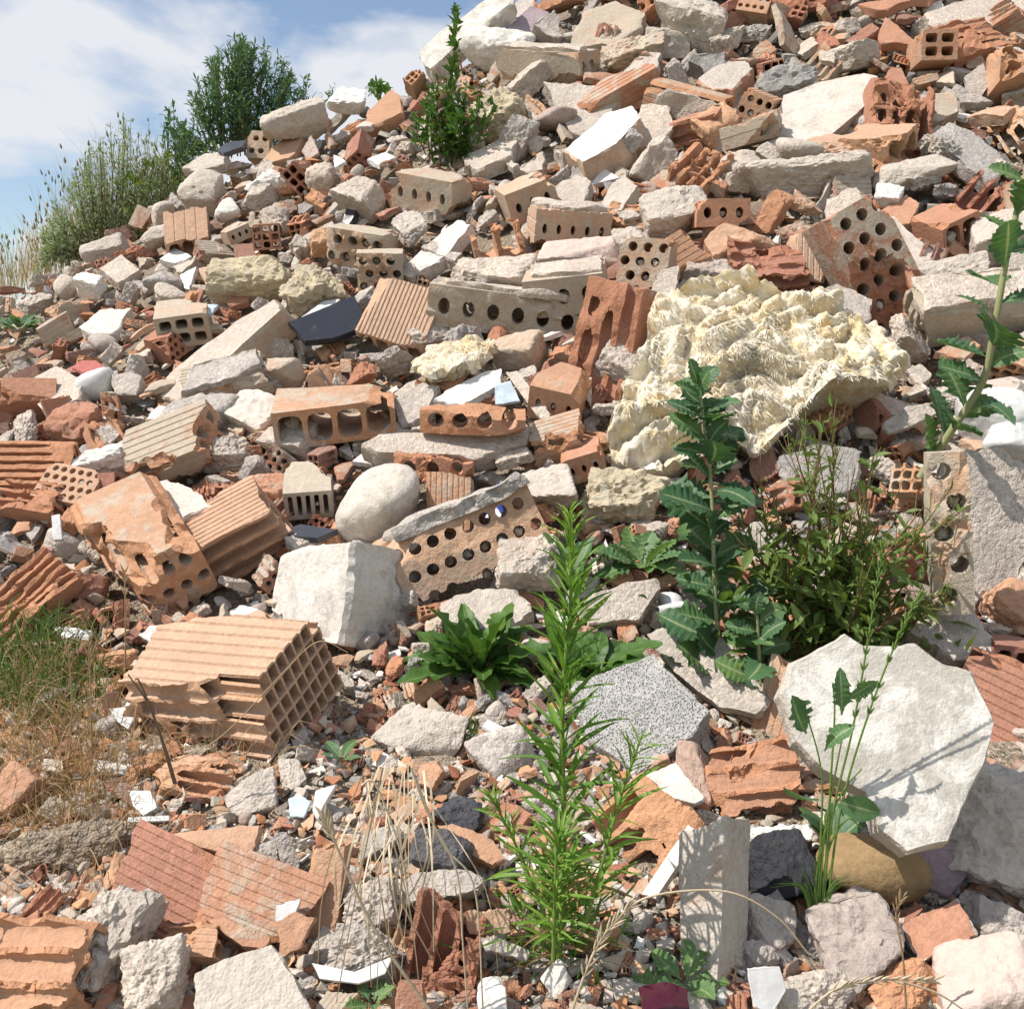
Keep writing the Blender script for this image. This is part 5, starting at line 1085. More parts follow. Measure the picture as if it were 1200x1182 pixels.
# ================================================================== mineral wool
def wool(name, label, poly, n, T, puff, sd, tint, dirty=None, lift=None, tufts=900, nper=340, D=None, short=None, fold=1.0):
    poly = np.asarray(poly, float); c = poly.mean(0)
    if D is None: D = dist_at(*c)
    s = D / FPX
    ax, ay, nn = frame_of((1, 0, 0), n)
    P = CAMP + raydir(*c) * (D - (T * s * 0.7 if lift is None else lift))
    L2 = []
    for q in poly:
        d = raydir(*q); t = (P - CAMP) @ nn / (d @ nn); X = CAMP + d * t - P
        L2.append((X @ ax, X @ ay))
    L2 = np.array(L2)
    if 0.5 * np.sum(L2[:, 0] * np.roll(L2[:, 1], -1) - np.roll(L2[:, 0], -1) * L2[:, 1]) < 0: L2 = L2[::-1]
    rings = tuple(np.linspace(0.03, 0.985, 72))
    me = prism_mesh(L2, T * s, sd, 7 * s, 0.0, 10 * s, 'wool', None, nper, 0, name, rings=rings, foot=0.72)
    n_ = len(me.vertices); co = np.empty(n_ * 3); me.vertices.foreach_get('co', co); co = co.reshape(-1, 3)
    m = L2.mean(0); ext = np.abs(L2 - m).max(0)
    rr = np.linalg.norm((co[:, :2] - m) / ext, axis=1)
    front = np.clip(1.45 + co[:, 2] / (T * s), 0, 1)
    q = co / s
    w1 = fbm(np.c_[q[:, 0] / 95, q[:, 1] / 60, q[:, 2] / 60], sd, 3)
    x2 = q[:, 0] + 14 * vnoise(q / 40, sd + 2); y2 = q[:, 1] + 16 * vnoise(q / 45, sd + 3)
    fold1 = np.abs(vnoise(np.c_[x2 / 95, y2 / 30, q[:, 2] / 60], sd + 4)) * 2      # layered folds across
    lump = np.abs(vnoise(np.c_[x2 / 26, y2 / 20, q[:, 2] / 30], sd + 6)) * 2
    lump2 = np.abs(vnoise(np.c_[x2 / 11, y2 / 9, q[:, 2] / 14], sd + 7)) * 2
    lump3 = np.abs(vnoise(np.c_[x2 / 5, y2 / 5, q[:, 2] / 7], sd + 9)) * 2
    z = puff * (1 - np.clip(rr, 0, 1) ** 2.2) + (12 * w1 + 15 * fold1 + 8.5 * lump + 4.6 * lump2 + 2.2 * lump3 + 0.8 * vnoise(np.c_[x2 / 2.6, y2 / 5.0, q[:, 2] / 4], sd + 12)) * fold
    co[:, 2] += z * s * front
    sidew = np.clip(-co[:, 2] / (T * s) * 3, 0, 1) * (rr > .8)
    co[:, :2] += (co[:, :2] - m) / (np.linalg.norm(co[:, :2] - m, axis=1)[:, None] + 1e-6) * ((9 * lump + 6 * lump2) * fold * s * sidew)[:, None]
    co[:, 1] -= (3.5 * np.clip(fold1, 0, 1) + 1.5 * lump) * fold * s * front
    me.vertices.foreach_set('co', co.ravel()); me.update()
    o = link(name, me, mat4(ax, ay, nn, P)); _common(o, label, 'insulation', tint, 0.66)
    mask_poly(poly, 0.95)
    # loose fibre tufts hanging from the surface
    rng = np.random.RandomState(sd)
    nv = np.empty(n_ * 3); me.vertices.foreach_get('normal', nv); nv = nv.reshape(-1, 3)
    pick = np.nonzero((front > 0.97) & (rr < 0.9))[0]
    pick = pick[rng.randint(0, len(pick), tufts)]
    V, F = [], []
    for k in pick:
        b = co[k] - nv[k] * 1.0 * s
        d = unit(nv[k] * rng.uniform(0.15, 0.5) + np.array([rng.uniform(-.9, .9), rng.uniform(-1.3, .3), 0]))
        L = rng.uniform(3, 9) * s; wd = rng.uniform(.3, .75) * s
        sd_ = unit(np.cross(d, nv[k] + rng.normal(size=3) * 0.3))
        i0 = len(V)
        for j in range(4):
            t = j / 3
            pt = b + d * L * t + np.array([0, -0.35, 0.1]) * L * t * t
            ww = wd * (1 - t * 0.8)
            V += [pt - sd_ * ww, pt + sd_ * ww]
        for j in range(3):
            F.append((i0 + 2 * j, i0 + 2 * j + 1, i0 + 2 * j + 3, i0 + 2 * j + 2))
    t_ = link('fibre_tufts', mesh_np('fibre_tufts', V, F, ['wool'], sharp=0), None, o, kind='stuff'); t_['tint'] = float(tint); t_['dust'] = 0.3
    if short: ANCH.append((c[0], c[1], short))
    return o
wool('mineral_wool', 'huge matted heap of cream mineral wool, the largest pale mass on the slope',
     [(758, 366), (790, 352), (840, 338), (884, 340), (924, 346), (968, 362), (1000, 390), (1038, 424), (1062, 446), (1052, 468), (1018, 486), (980, 486), (950, 496), (920, 520), (884, 546), (852, 532), (800, 560), (752, 566), (712, 552), (704, 520), (730, 470), (748, 440), (772, 410), (752, 390)],
     (-0.08, 0.55, 0.83), 56, 30, 41, 0.25, lift=0.075, tufts=9000, short='heap of mineral wool')
wool('mineral_wool', 'small cream wool tuft squeezed between ribbed beige brick and pale angular brick',
     [(480, 436), (506, 410), (540, 402), (580, 396), (584, 412), (566, 432), (530, 446), (498, 450)], (-0.1, 0.65, 0.75), 16, 12, 77, 0.5, lift=0.09, tufts=420, nper=110, short='small wool tuft', fold=0.4)

# ================================================================== rubble of the second size: library, then single pieces
rngL = np.random.RandomState(5)
LIB = {}
LIB['chunk'] = [rock_mesh(500 + i, (1, rngL.uniform(.42, .72), rngL.uniform(.26, .5)), rngL.choice([22, 34, 46]), rngL.uniform(.10, .17), 5, 4 if i > 5 else 5, 'mortar', 0.22, 'mortar_chunk', pits=0.1 if i % 3 == 0 else 0) for i in range(14)]
LIB['stone'] = [rock_mesh(540 + i, (1, rngL.uniform(.65, .9), rngL.uniform(.5, .75)), rngL.choice([3.5, 5, 7]), rngL.uniform(.04, .09), 5, 4, 'granite' if i % 3 == 0 else 'mortar', 0.4, 'stone') for i in range(6)]
def _rpoly(rng, k, asp):
    t = np.sort(rng.uniform(0, 2 * math.pi, k) * 0.35 + np.linspace(0, 2 * math.pi, k, endpoint=False) * 1.0)
    r = rng.uniform(0.38, 0.56, k)
    return np.c_[np.cos(t) * r, np.sin(t) * r * asp]
LIB['plate'] = [prism_mesh(_rpoly(rngL, rngL.choice([4, 5, 6]), rngL.uniform(.4, .8)), rngL.uniform(.14, .34), 560 + i, 0.03, 0.018, 0.02, 'mortar', None, 44, 0, 'mortar_plate') for i in range(9)]
LIB['plaster'] = [prism_mesh(_rpoly(rngL, rngL.choice([3, 4, 5]), rngL.uniform(.5, .9)), rngL.uniform(.06, .16), 580 + i, 0.02, 0.008, 0.01, 'plaster', None, 40, rngL.choice([0, 0, .05]), 'plaster_piece') for i in range(7)]
LIB['tile'] = [prism_mesh(_rpoly(rngL, rngL.choice([4, 4, 5]), rngL.uniform(.35, .8)), rngL.uniform(.08, .16), 600 + i, 0.018, 0.01, 0.01, 'terracotta', None, 40, rngL.choice([0, 0.06, .1]), 'clay_shard') for i in range(8)]
LIB['lump'] = [rock_mesh(620 + i, (1, rngL.uniform(.42, .75), rngL.uniform(.28, .5)), 40, rngL.uniform(.09, .15), 5, 4, 'terracotta_fresh' if i % 2 else 'terracotta', 0.3, 'brick_lump') for i in range(8)]
_secs = [('r31', .55, .3), ('r32', .55, .42), ('c31', .5, .26), ('c42', .6, .4), ('r33', .6, .5), ('c33', .6, .55), ('r21', .45, .26), ('r51', .7, .24)]
LIB['brick'] = []
for i, (sc_, w_, t_) in enumerate(_secs):
    for j, ct in enumerate(('rl', 'lrc', 'l', 'rlt')):
        LIB['brick'].append(brick_mesh(1.0 if j != 2 else 0.8, w_ * 1.25, t_ * 1.35, sc_, ct, 700 + i * 10 + j, ribs=(0, 5, 0, 7)[j], amp=0.05, name='brick_fragment'))
LIB['shard'] = []
for i, (sc_, w_, t_) in enumerate(_secs[:6]):
    for j, ct in enumerate(('rltf', 'rltk')):
        LIB['shard'].append(brick_mesh(1.0, w_ * 1.2, t_ * 1.3, sc_, ct, 800 + i * 10 + j, ribs=3, amp=0.06, name='ridged_shard'))
NAMES = {'chunk': ('mortar_chunk', 'rubble'), 'stone': ('stone', 'stone'), 'plate': ('mortar_plate', 'slab'), 'plaster': ('plaster_piece', 'plaster piece'),
         'tile': ('clay_shard', 'tile'), 'lump': ('brick_lump', 'brick'), 'brick': ('brick_fragment', 'brick'), 'shard': ('ridged_shard', 'brick')}
GROUPS = {'chunk': 'mortar chunks strewn on the heap', 'stone': 'loose stones on the heap', 'plate': 'mortar plates strewn on the heap', 'plaster': 'white plaster pieces on the heap',
          'tile': 'clay shards strewn on the heap', 'lump': 'solid brick lumps on the heap', 'brick': 'hollow brick fragments on the heap', 'shard': 'ridged brick shards on the heap'}
PROB = [('chunk', .19), ('stone', .015), ('plate', .19), ('plaster', .07), ('tile', .15), ('lump', .10), ('brick', .13), ('shard', .15)]
rngF = np.random.RandomState(2024)
FILL = []
def colour_word(kind, t, d):
    if kind in ('tile', 'lump', 'brick', 'shard'):
        w = ('tan', 'orange', 'rust', 'brick-red', 'dusky brown')[int(min(4, t * 5))]
        return ('dusty ' + w) if d > 0.5 else w
    if kind == 'plaster': return ('white', 'off-white', 'buff', 'pinkish')[int(min(3, t * 4))]
    return ('beige', 'pale', 'grey-beige', 'grey', 'dark grey')[int(min(4, t * 5))]
def region_size(x, y):
    if y < 420 and x < 430: return (13, 40)
    if y < 260 and x < 600: return (13, 38)
    if y < 440: return (15, 62)
    if y < 700: return (16, 52)
    return (14, 44)
def place(kind, px, py, size, k=None, sink=None):
    D = hit(px, py)
    if D is None: return None
    s = D / FPX
    P = CAMP + raydir(px, py) * D
    nrm = normal_at(P[0], P[1])
    nrm = unit(nrm + rngF.normal(size=3) * (0.30 if kind in ('tile', 'plaster', 'plate') else 0.55))
    ax = rngF.normal(size=3); ax = unit(ax - nrm * (ax @ nrm)); ay = np.cross(nrm, ax)
    lib = LIB[kind]
    me = lib[rngF.randint(len(lib))]
    sc = size * s * 1.08
    dp = 0.055 * min(1, max(0, (P[1] - 1.75) / 0.6))
    P = P + nrm * (sc * rngF.uniform(0.02, 0.2) - (0 if rnd == 0 else dp * (.45 if rnd == 1 else .8)))
    nm, cat = NAMES[kind]
    o = link(nm, me, mat4(ax, ay, nrm, P, sc))
    if kind == 'plaster': ti = rngF.choice([0.05, 0.2, 0.35, 0.6, 0.9]); du = rngF.uniform(-.1, .3)
    elif kind in ('tile', 'lump', 'brick', 'shard'): ti = float(np.clip(rngF.beta(1.6, 1.7), 0, 1)); du = rngF.uniform(-.1, .7)
    else: ti = float(np.clip(rngF.beta(1.2, 1.6), 0, 1)); du = rngF.uniform(.0, .65)
    o['tint'] = float(ti); o['dust'] = float(du); o['category'] = cat; o['group'] = GROUPS[kind]
    if kind in ('brick', 'shard') and size > 26 and rngF.rand() < .5:
        mm = LIB['plate'][rngF.randint(9)]
        c_ = link('mortar', mm, Matrix.Translation((rngF.uniform(-.12, .12), 0, rngF.uniform(.16, .24))) @ Matrix.Rotation(rngF.uniform(0, 6.28), 4, 'Z') @ Matrix.Scale(rngF.uniform(.55, .8), 4), o)
        c_['tint'] = float(rngF.uniform(0, .5)); c_['dust'] = .3
    FILL.append((o, kind, px, py, size, ti, du))
    return o
pts = []
cnt = {k: 0 for k, _ in PROB}
kinds = [k for k, _ in PROB]; pr = np.array([p for _, p in PROB]); pr /= pr.sum()
tries = 0
for rnd, (lo, hi, maxn) in enumerate(((0.62, 1.0, 330), (0.30, 0.66, 620), (0.05, 0.34, 900))):
    t0 = 0
    while len(pts) < (430, 1250, 2280)[rnd] and t0 < 16000:
        t0 += 1
        px, py = rngF.uniform(-45, 1245), rngF.uniform(-25, 1205)
        if masked(px, py): continue
        a, b = region_size(px, py)
        sz = a + (b - a) * rngF.uniform(lo, hi)
        ok = True
        for (x, y, q) in pts:
            if (x - px) ** 2 + (y - py) ** 2 < ((0.31, 0.27, 0.235)[rnd] * (sz + q)) ** 2: ok = False; break
        if not ok: continue
        if py > 640 and px < 760 and rngF.rand() < 0.30 and sz > 26: continue
        pk = pr.copy()
        if py > 640: pk[kinds.index('brick')] *= 0.35; pk[kinds.index('tile')] *= 2.3; pk[kinds.index('lump')] *= 1.7
        if px < 470 and py < 260: pk[kinds.index('tile')] *= 2.2; pk[kinds.index('lump')] *= 1.5
        if sz < 32: pk[kinds.index('brick')] *= 0.3
        if sz < 18: pk[kinds.index('brick')] *= 0.3; pk[kinds.index('shard')] *= 0.5
        for i_, k_ in enumerate(kinds):
            if cnt[k_] >= 296: pk[i_] = 0
        kd = kinds[rngF.choice(len(kinds), p=pk / pk.sum())]
        if place(kd, px, py, sz) is None: continue
        pts.append((px, py, sz)); cnt[kd] += 1

# labels for these pieces: colour, make and the landmarks on both sides
AN = np.array([(a[0], a[1]) for a in ANCH])
_seen = {}
for (o, kind, px, py, size, ti, du) in FILL:
    d = np.hypot(AN[:, 0] - px, AN[:, 1] - py); i = np.argsort(d)
    noun = {'chunk': 'mortar chunk', 'stone': 'stone', 'plate': 'flat mortar piece', 'plaster': 'plaster piece', 'tile': 'clay shard', 'lump': 'solid brick lump',
            'brick': 'hollow brick fragment', 'shard': 'ridged brick shard'}[kind]
    sw = 'tiny' if size < 17 else 'small' if size < 27 else 'hand-sized' if size < 42 else 'big'
    A, B_ = ANCH[i[0]][2], ANCH[i[1]][2]
    dx, dy = px - AN[i[0], 0], py - AN[i[0], 1]
    rel = ('above' if dy < 0 else 'below') if abs(dy) > abs(dx) * 0.7 else 'beside'
    base = f"{sw} {colour_word(kind, ti, du)} {noun}"
    c1 = f"{base} {rel} the {A}"
    if rel != 'beside' or d[i[1]] > 2.0 * d[i[0]]: pass
    c2 = f"{base} {rel} the {A}, toward the {B_}"
    C_ = ANCH[i[2]][2]
    for c in (c1, c2, f"{base} {rel} the {A}, toward the {C_}", f"{base} between the {A} and the {B_}", f"{base} between the {B_} and the {C_}"):
        if c not in _seen and len(c.split()) <= 14: break
    if len(c.split()) > 14: c = f"{base} near the {A}"
    _seen.setdefault(c, []).append(o)
    o['label'] = c
for c, os_ in _seen.items():
    if len(os_) > 1:
        os_.sort(key=lambda q: -q.matrix_local.translation.z)
        for r_, o in enumerate(os_):
            w = c.split()
            o['label'] = ' '.join(w[:12]) + (', higher one' if r_ == 0 else ', lower one' if r_ == len(os_) - 1 else f', middle one')

# ================================================================== small debris nobody could count
def hull_proto(seed, flat=1.0, n=9):
    rng = np.random.RandomState(seed); bm = bmesh.new()
    for _ in range(n):
        v = unit(rng.normal(size=3)) * rng.uniform(.35, .6); bm.verts.new((v[0], v[1] * rng.uniform(.6, 1), v[2] * flat))
    r = bmesh.ops.convex_hull(bm, input=bm.verts)
    bmesh.ops.delete(bm, geom=[g for g in r['geom_interior'] if isinstance(g, bmesh.types.BMVert)], context='VERTS')
    bmesh.ops.triangulate(bm, faces=bm.faces); bm.verts.index_update()
    V = np.array([v.co[:] for v in bm.verts]); F = np.array([[v.index for v in f.verts] for f in bm.faces]); bm.free()
    return V, F
def debris(name, label, N, pal, lo, hi, flat, seed, region=None):
    rng = np.random.RandomState(seed)
    protos = [hull_proto(seed * 31 + i, flat * rng.uniform(.7, 1.2)) for i in range(8)]
    # spread over the slope evenly as seen, on real ground positions
    px = rng.uniform(-120, 1320, N * 4); py = rng.uniform(-40, 1240, N * 4)
    VV, FF, CC, off, cntd = [], [], [], 0, 0
    pal = np.array(pal)
    for x, y in zip(px, py):
        if cntd >= N: break
        if masked(x, y) and rng.rand() < 0.9: continue
        if region and not region(x, y, rng): continue
        D = hit(x, y)
        if D is None: continue
        cntd += 1
        P = CAMP + raydir(x, y) * D
        P[2] -= 0.062 * min(1, max(0, (P[1] - 1.75) / 0.6))
        s = lo + (hi - lo) * rng.rand() ** 2.2
        s *= D / FPX
        q = Quaternion((*unit(rng.normal(size=3)),), rng.uniform(0, 6.28))
        M = np.array(q.to_matrix())
        if flat < 0.6:
            tl = Vector((rng.normal() * .35 - .05, rng.normal() * .35 - .5, 1)).to_track_quat('Z', 'Y').to_matrix()
            M = np.array(tl) @ np.array(Matrix.Rotation(rng.uniform(0, 6.28), 3, 'Z'))
        V, F = protos[rng.randint(8)]
        VV.append((V * s) @ M.T + P + np.array([0, -0.3, 1]) * s * rng.uniform(0.0, 0.35))
        FF.append(F + off); off += len(V)
        c = pal[rng.randint(len(pal))] * rng.uniform(.75, 1.2)
        CC.append(np.tile(np.r_[np.clip(c, 0, 1), 1], (len(V), 1)))
    V = np.concatenate(VV); F = np.concatenate(FF); C = np.concatenate(CC)
    me = mesh_np(name, V, F.tolist(), ['chips'], smooth=False)
    at = me.color_attributes.new('tone', 'FLOAT_COLOR', 'POINT')
    at.data.foreach_set('color', C.ravel().astype(np.float32))
    o = link(name, me, None, None, kind='stuff'); o['label'] = label
    return o
T_ = [(0.48, 0.27, 0.15), (0.42, 0.2, 0.1), (0.36, 0.16, 0.09), (0.5, 0.33, 0.21)]
M_ = [(0.46, 0.41, 0.34), (0.40, 0.37, 0.32), (0.34, 0.32, 0.29), (0.52, 0.47, 0.38), (0.25, 0.24, 0.23)]
W_ = [(0.78, 0.76, 0.72), (0.7, 0.68, 0.63), (0.6, 0.56, 0.5)]
debris('mortar_crumbs', 'grey and beige mortar crumbs filling the gaps of the heap', 6500, M_, 4, 24, 0.7, 1)
debris('clay_crumbs', 'orange clay crumbs and splinters scattered all over the heap', 5400, T_, 4, 27, 0.42, 2)
debris('plaster_crumbs', 'white plaster and ceramic crumbs scattered over the heap', 650, W_, 4, 16, 0.35, 3)
debris('gravel', 'fine grey gravel and grit in the foreground of the heap', 5200, M_ + T_[:2] + W_[2:], 3, 9, 0.8, 4, region=lambda x, y, r: y > 560 or r.rand() < 0.25)
# ================================================================== plants
rngP = np.random.RandomState(99)
LEAF = {}
def leaf_proto(name, prof, rows, fold, droop, mat, wav=0.0, seed=0, twist=0.0, ragged=0.0):
    rng = np.random.RandomState(seed)
    V, F, rib = [], [], []
    for i in range(rows):
        t = i / (rows - 1); w = max(prof(t), 0.002)
        if ragged: wl_, wr_ = [1 + ragged * (0.6 * vnoise(np.array([[t * 5.5, seed * 3.3 + q, .5]]), seed + 3)[0] + .4 * vnoise(np.array([[t * 14, seed + q, .2]]), seed)[0]) for q in (0, 9.7)]
        else: wl_ = wr_ = 1.0
        for j, u in enumerate((-1, -.5, 0, .5, 1)):
            z = fold * w * abs(u) - droop * t * t + wav * w * math.sin(i * 2.3 + (2 if u > 0 else 0)) * abs(u)
            V.append((t + (0.02 * abs(u)), u * w * (wl_ if u < 0 else wr_) + 0.05 * twist * math.sin(3 * t), z)); rib.append(1.0 if u == 0 else (0.5 if abs(u) == .5 else 0))
    for i in range(rows - 1):
        for j in range(4):
            a = i * 5 + j
            F.append((a, a + 1, a + 6, a + 5))
    V = np.array(V)
    me = mesh_np(name, V, F, [mat], sharp=0)
    at = me.attributes.new('rib', 'FLOAT', 'POINT'); at.data.foreach_set('value', np.array(rib, np.float32))
    LEAF.setdefault(name, []).append((me, V, F, rib))
for s_ in range(3):
    leaf_proto('linear', lambda t: 0.047 * math.sin(math.pi * min(1, t * .93 + .06)) ** .8, 7, .5, .10 + .14 * s_, 'leaf_fresh', 0.1, s_)
    leaf_proto('withered', lambda t: 0.05 * math.sin(math.pi * min(1, t * .93 + .06)) ** .8, 7, .9, .5 + .2 * s_, 'grass_dry', 0.4, s_)
    leaf_proto('dock', lambda t: 0.20 * (math.sin(math.pi * min(1, t ** 1.5 * .93 + .05)) ** .75) + .012, 12, .35, .12 + .22 * s_, 'leaf_dock', 0.32, s_, .8, .18)
    _j = np.random.RandomState(40 + s_)
    _lt = np.array([0, .10, .22, .34, .40, .52, .58, .71, .77, .88, 1.0]); _lw = np.array([.02, .03, .09, .19, .115, .27, .17, .25, .15, .12, .0])
    _lt[1:-1] += _j.uniform(-.03, .03, 9); _lw[1:-1] *= _j.uniform(.8, 1.25, 9)
    leaf_proto('lobed', lambda t, a_=_lt, w_=_lw: float(np.interp(t, a_, w_)), 26, .5 - .15 * s_, .05 + .22 * s_, 'leaf_lettuce', 0.22, s_, 1.0, .22)
    leaf_proto('oval', lambda t: 0.27 * math.sin(math.pi * min(1, t * .9 + .07)) ** .8, 8, .3, .1 + .1 * s_, 'leaf_lettuce', 0.1, s_)
    leaf_proto('willow', lambda t: 0.13 * math.sin(math.pi * min(1, t * .93 + .05)), 4, .4, .1 + .15 * s_, 'leaf_willow', 0.0, s_)
    leaf_proto('shrub', lambda t: 0.14 * math.sin(math.pi * min(1, t * .93 + .05)), 4, .4, .1 + .1 * s_, 'leaf_shrub', 0.0, s_)
    leaf_proto('ovate', lambda t: 0.22 * math.sin(math.pi * min(1, t * .9 + .06)), 4, .4, .1 + .1 * s_, 'leaf_weed' if 'leaf_weed' in MAT else 'leaf_shrub', 0.0, s_)

def root(name, label, base, group=None, cat='plant', short=None):
    o = link(name, None, Matrix.Translation(Vector(base))); o.empty_display_size = 0.05
    o['label'] = label; o['category'] = cat
    if group: o['group'] = group
    return o
def leaf_frame(d, up):
    d = unit(d); up = np.asarray(up, float); z = up - d * (up @ d)
    if np.linalg.norm(z) < 1e-3: z = np.cross(d, (1, 0.3, 0))
    z = unit(z); y = np.cross(z, d)
    return d, y, z
def leaf(parent, base, kind, pos, d, up, L, tint, wide=1.0):
    pr_ = LEAF[kind][rngP.randint(3)]
    x, y, z = leaf_frame(d, up)
    M = mat4(x * L, y * L * wide, z * L, np.asarray(pos) - base)
    o = link('leaf', pr_[0], M, parent); o['tint'] = float(tint)
    return o
class Bag:
    """many small leaves joined into one foliage part"""
    def __init__(s): s.V, s.F, s.rib, s.n = [], [], [], 0
    def leaf(s, kind, pos, d, up, L, wide=1.0):
        _m, V, F, rib = LEAF[kind][rngP.randint(3)]
        x, y, z = leaf_frame(d, up)
        s.V.append(np.asarray(pos) + (V[:, :1] * x + V[:, 1:2] * y * wide + V[:, 2:3] * z) * L)
        s.F += [tuple(i + s.n for i in f) for f in F]; s.rib += rib; s.n += len(V)
    def blade(s, pts, w0, w1=0.15):
        pts = np.asarray(pts, float); n = len(pts)
        side = unit(np.cross(pts[-1] - pts[0], rngP.normal(size=3) + np.array([0, 2.0, 0])))
        for i in range(n):
            t = i / (n - 1); w = w0 * (1 - t * (1 - w1))
            s.V.append(np.array([pts[i] - side * w, pts[i] + side * w]))
        for i in range(n - 1):
            a = s.n + 2 * i; s.F.append((a, a + 1, a + 3, a + 2))
        s.rib += [0] * (2 * n); s.n += 2 * n
    def tube(s, pts, r0, r1, k=6):
        pts = np.asarray(pts, float); n = len(pts)
        for i in range(n):
            d = unit(pts[min(i + 1, n - 1)] - pts[max(i - 1, 0)])
            a = unit(np.cross(d, (0.2, 1, 0.1))); b = np.cross(d, a); r = r0 + (r1 - r0) * i / (n - 1)
            th = np.arange(k) * 2 * math.pi / k
            s.V.append(pts[i] + np.outer(np.cos(th), a) * r + np.outer(np.sin(th), b) * r)
        for i in range(n - 1):
            for j in range(k):
                s.F.append((s.n + i * k + j, s.n + i * k + (j + 1) % k, s.n + (i + 1) * k + (j + 1) % k, s.n + (i + 1) * k + j))
        s.rib += [0] * (n * k); s.n += n * k
    def grain(s, pos, d, L, w):
        """plump spindle: a spikelet or seed"""
        d = unit(d); a = unit(np.cross(d, (0.3, 1, 0.2))); b = np.cross(d, a)
        V = []
        for t, q in ((0, .15), (.3, 1), (.7, .7), (1, .05)):
            for j in range(5):
                th = j * 2 * math.pi / 5
                V.append(pos + d * L * t + (a * math.cos(th) + b * math.sin(th)) * w * q)
        for i in range(3):
            for j in range(5):
                s.F.append((s.n + i * 5 + j, s.n + i * 5 + (j + 1) % 5, s.n + (i + 1) * 5 + (j + 1) % 5, s.n + (i + 1) * 5 + j))
        s.V.append(np.array(V)); s.rib += [0] * 20; s.n += 20
    def build(s, name, mat, parent, base, tint=0.4, stuff=False, **kw):
        V = np.concatenate(s.V) - np.asarray(base)
        me = mesh_np(name, V, s.F, [mat], sharp=0)
        at = me.attributes.new('rib', 'FLOAT', 'POINT'); at.data.foreach_set('value', np.array(s.rib, np.float32))
        o = link(name, me, None if parent is not None else Matrix.Translation(Vector(base)), parent, **kw); o['tint'] = float(tint)
        if stuff: o['kind'] = 'stuff'
        return o
def spline(P, n=16):
    P = np.asarray(P, float)
    Q = np.vstack([2 * P[0] - P[1], P, 2 * P[-1] - P[-2]])
    out = []
    m = len(P) - 1
    for i in range(n):
        u = i / (n - 1) * m; k = min(int(u), m - 1); t = u - k
        p0, p1, p2, p3 = Q[k], Q[k + 1], Q[k + 2], Q[k + 3]
        out.append(0.5 * ((2 * p1) + (-p0 + p2) * t + (2 * p0 - 5 * p1 + 4 * p2 - p3) * t * t + (-p0 + 3 * p1 - 3 * p2 + p3) * t ** 3))
    return np.array(out)
def gpos(px, py):
    return CAMP + raydir(px, py) * dist_at(px, py)
def path_px(pp, Y, dy=None, n=16):
    """pixel polyline standing in the plane Y metres away (dy: extra depth per point)"""
    return spline([at_y(x, y, Y + (0 if dy is None else dy[i])) for i, (x, y) in enumerate(pp)], n)
UPV = np.array([0, 0, 1.0])
TOV = np.array([0, -1.0, 0.3])

# ---- the tall fleabane in front
b = gpos(655, 1128); Y = b[1] - 0.03; px_ = Y / FPX
fb = root('fleabane', 'tall bright green weed with narrow leaves standing alone in the foreground', b, cat='weed')
stems = [([(654, 1140), (661, 1010), (659, 830), (669, 700), (667, 600)], 5.0, 2.4, 0.0, 262, 1.0, 0.02),
         ([(684, 1090), (706, 1010), (730, 925), (752, 862)], 3.2, 1.8, -0.05, 70, 0.8, 0.12),
         ([(652, 1110), (622, 1030), (590, 960), (572, 930)], 2.6, 1.5, -0.03, 62, 0.62, 0.12),
         ([(648, 1125), (650, 1060), (652, 1000), (654, 972)], 3.0, 1.8, -0.06, 84, 0.8, 0.1)]
for (pp, r0, r1, dd, nl, sc_, tmin) in stems:
    st = path_px(pp, Y + dd, None, 26)
    bg = Bag(); bg.tube(st, r0 * px_ * 0.85, r1 * px_ * 0.7, 8); bg.build('stem', 'stem_green', fb, b, 0.6)
    sl_ = Bag()
    for i in range(nl):
        t = tmin + (1 - tmin) * (i / nl) ** 0.86
        f = t * 25; k = min(int(f), 24); pos = st[k] + (st[k + 1] - st[k]) * (f - k)
        ax = unit(st[k + 1] - st[k]); az = i * 2.39996 + rngP.uniform(-.3, .3)
        e1 = unit(np.cross(ax, (0, 1, 0.1))); e2 = np.cross(ax, e1)
        rad = e1 * math.cos(az) + e2 * math.sin(az)
        sp = R(60 - 34 * t + rngP.uniform(-20, 22))
        d = ax * math.cos(sp) + rad * math.sin(sp)
        L = (44 + 26 * math.sin(min(1, t * 1.25) * math.pi) - (22 * max(0, t - .8) / .2)) * rngP.uniform(.6, 1.35) * sc_ * px_
        if rngP.rand() < .13: continue
        if dd != 0.0:
            sl_.leaf('linear', pos, d, ax * .6 + rad * -0.2 + TOV * .2, L, rngP.uniform(.8, 1.25))
            continue
        leaf(fb, b, 'withered' if t < .3 and rngP.rand() < .3 else 'linear', pos, d, ax * .6 + rad * -0.2 + TOV * .2 + rngP.normal(size=3) * .25, L, np.clip(0.15 + 0.6 * t ** 2 + rngP.uniform(-.2, .2), 0, 1), rngP.uniform(.8, 1.25))
    if dd != 0.0: sl_.build('shoot_leaves', 'leaf_fresh', fb, b, 0.6, True)
bg = Bag()
for i in range(420):
    a = rngP.uniform(0, 6.28); r = abs(rngP.normal()) * 40 * px_; h = rngP.uniform(0, 150) * px_ * (1 - min(1, r / (100 * px_)) * .4)
    pos = b + np.array([math.cos(a) * r, math.sin(a) * r * .6, h - 0.01 + 0.4 * r * math.sin(a) * .6])
    d = np.array([math.cos(a) * .8, math.sin(a) * .6, rngP.uniform(.2, 1.4)]) + rngP.normal(size=3) * .3
    bg.leaf('linear', pos, d, UPV + rngP.normal(size=3) * .4, rngP.uniform(16, 40) * px_, 1.25)
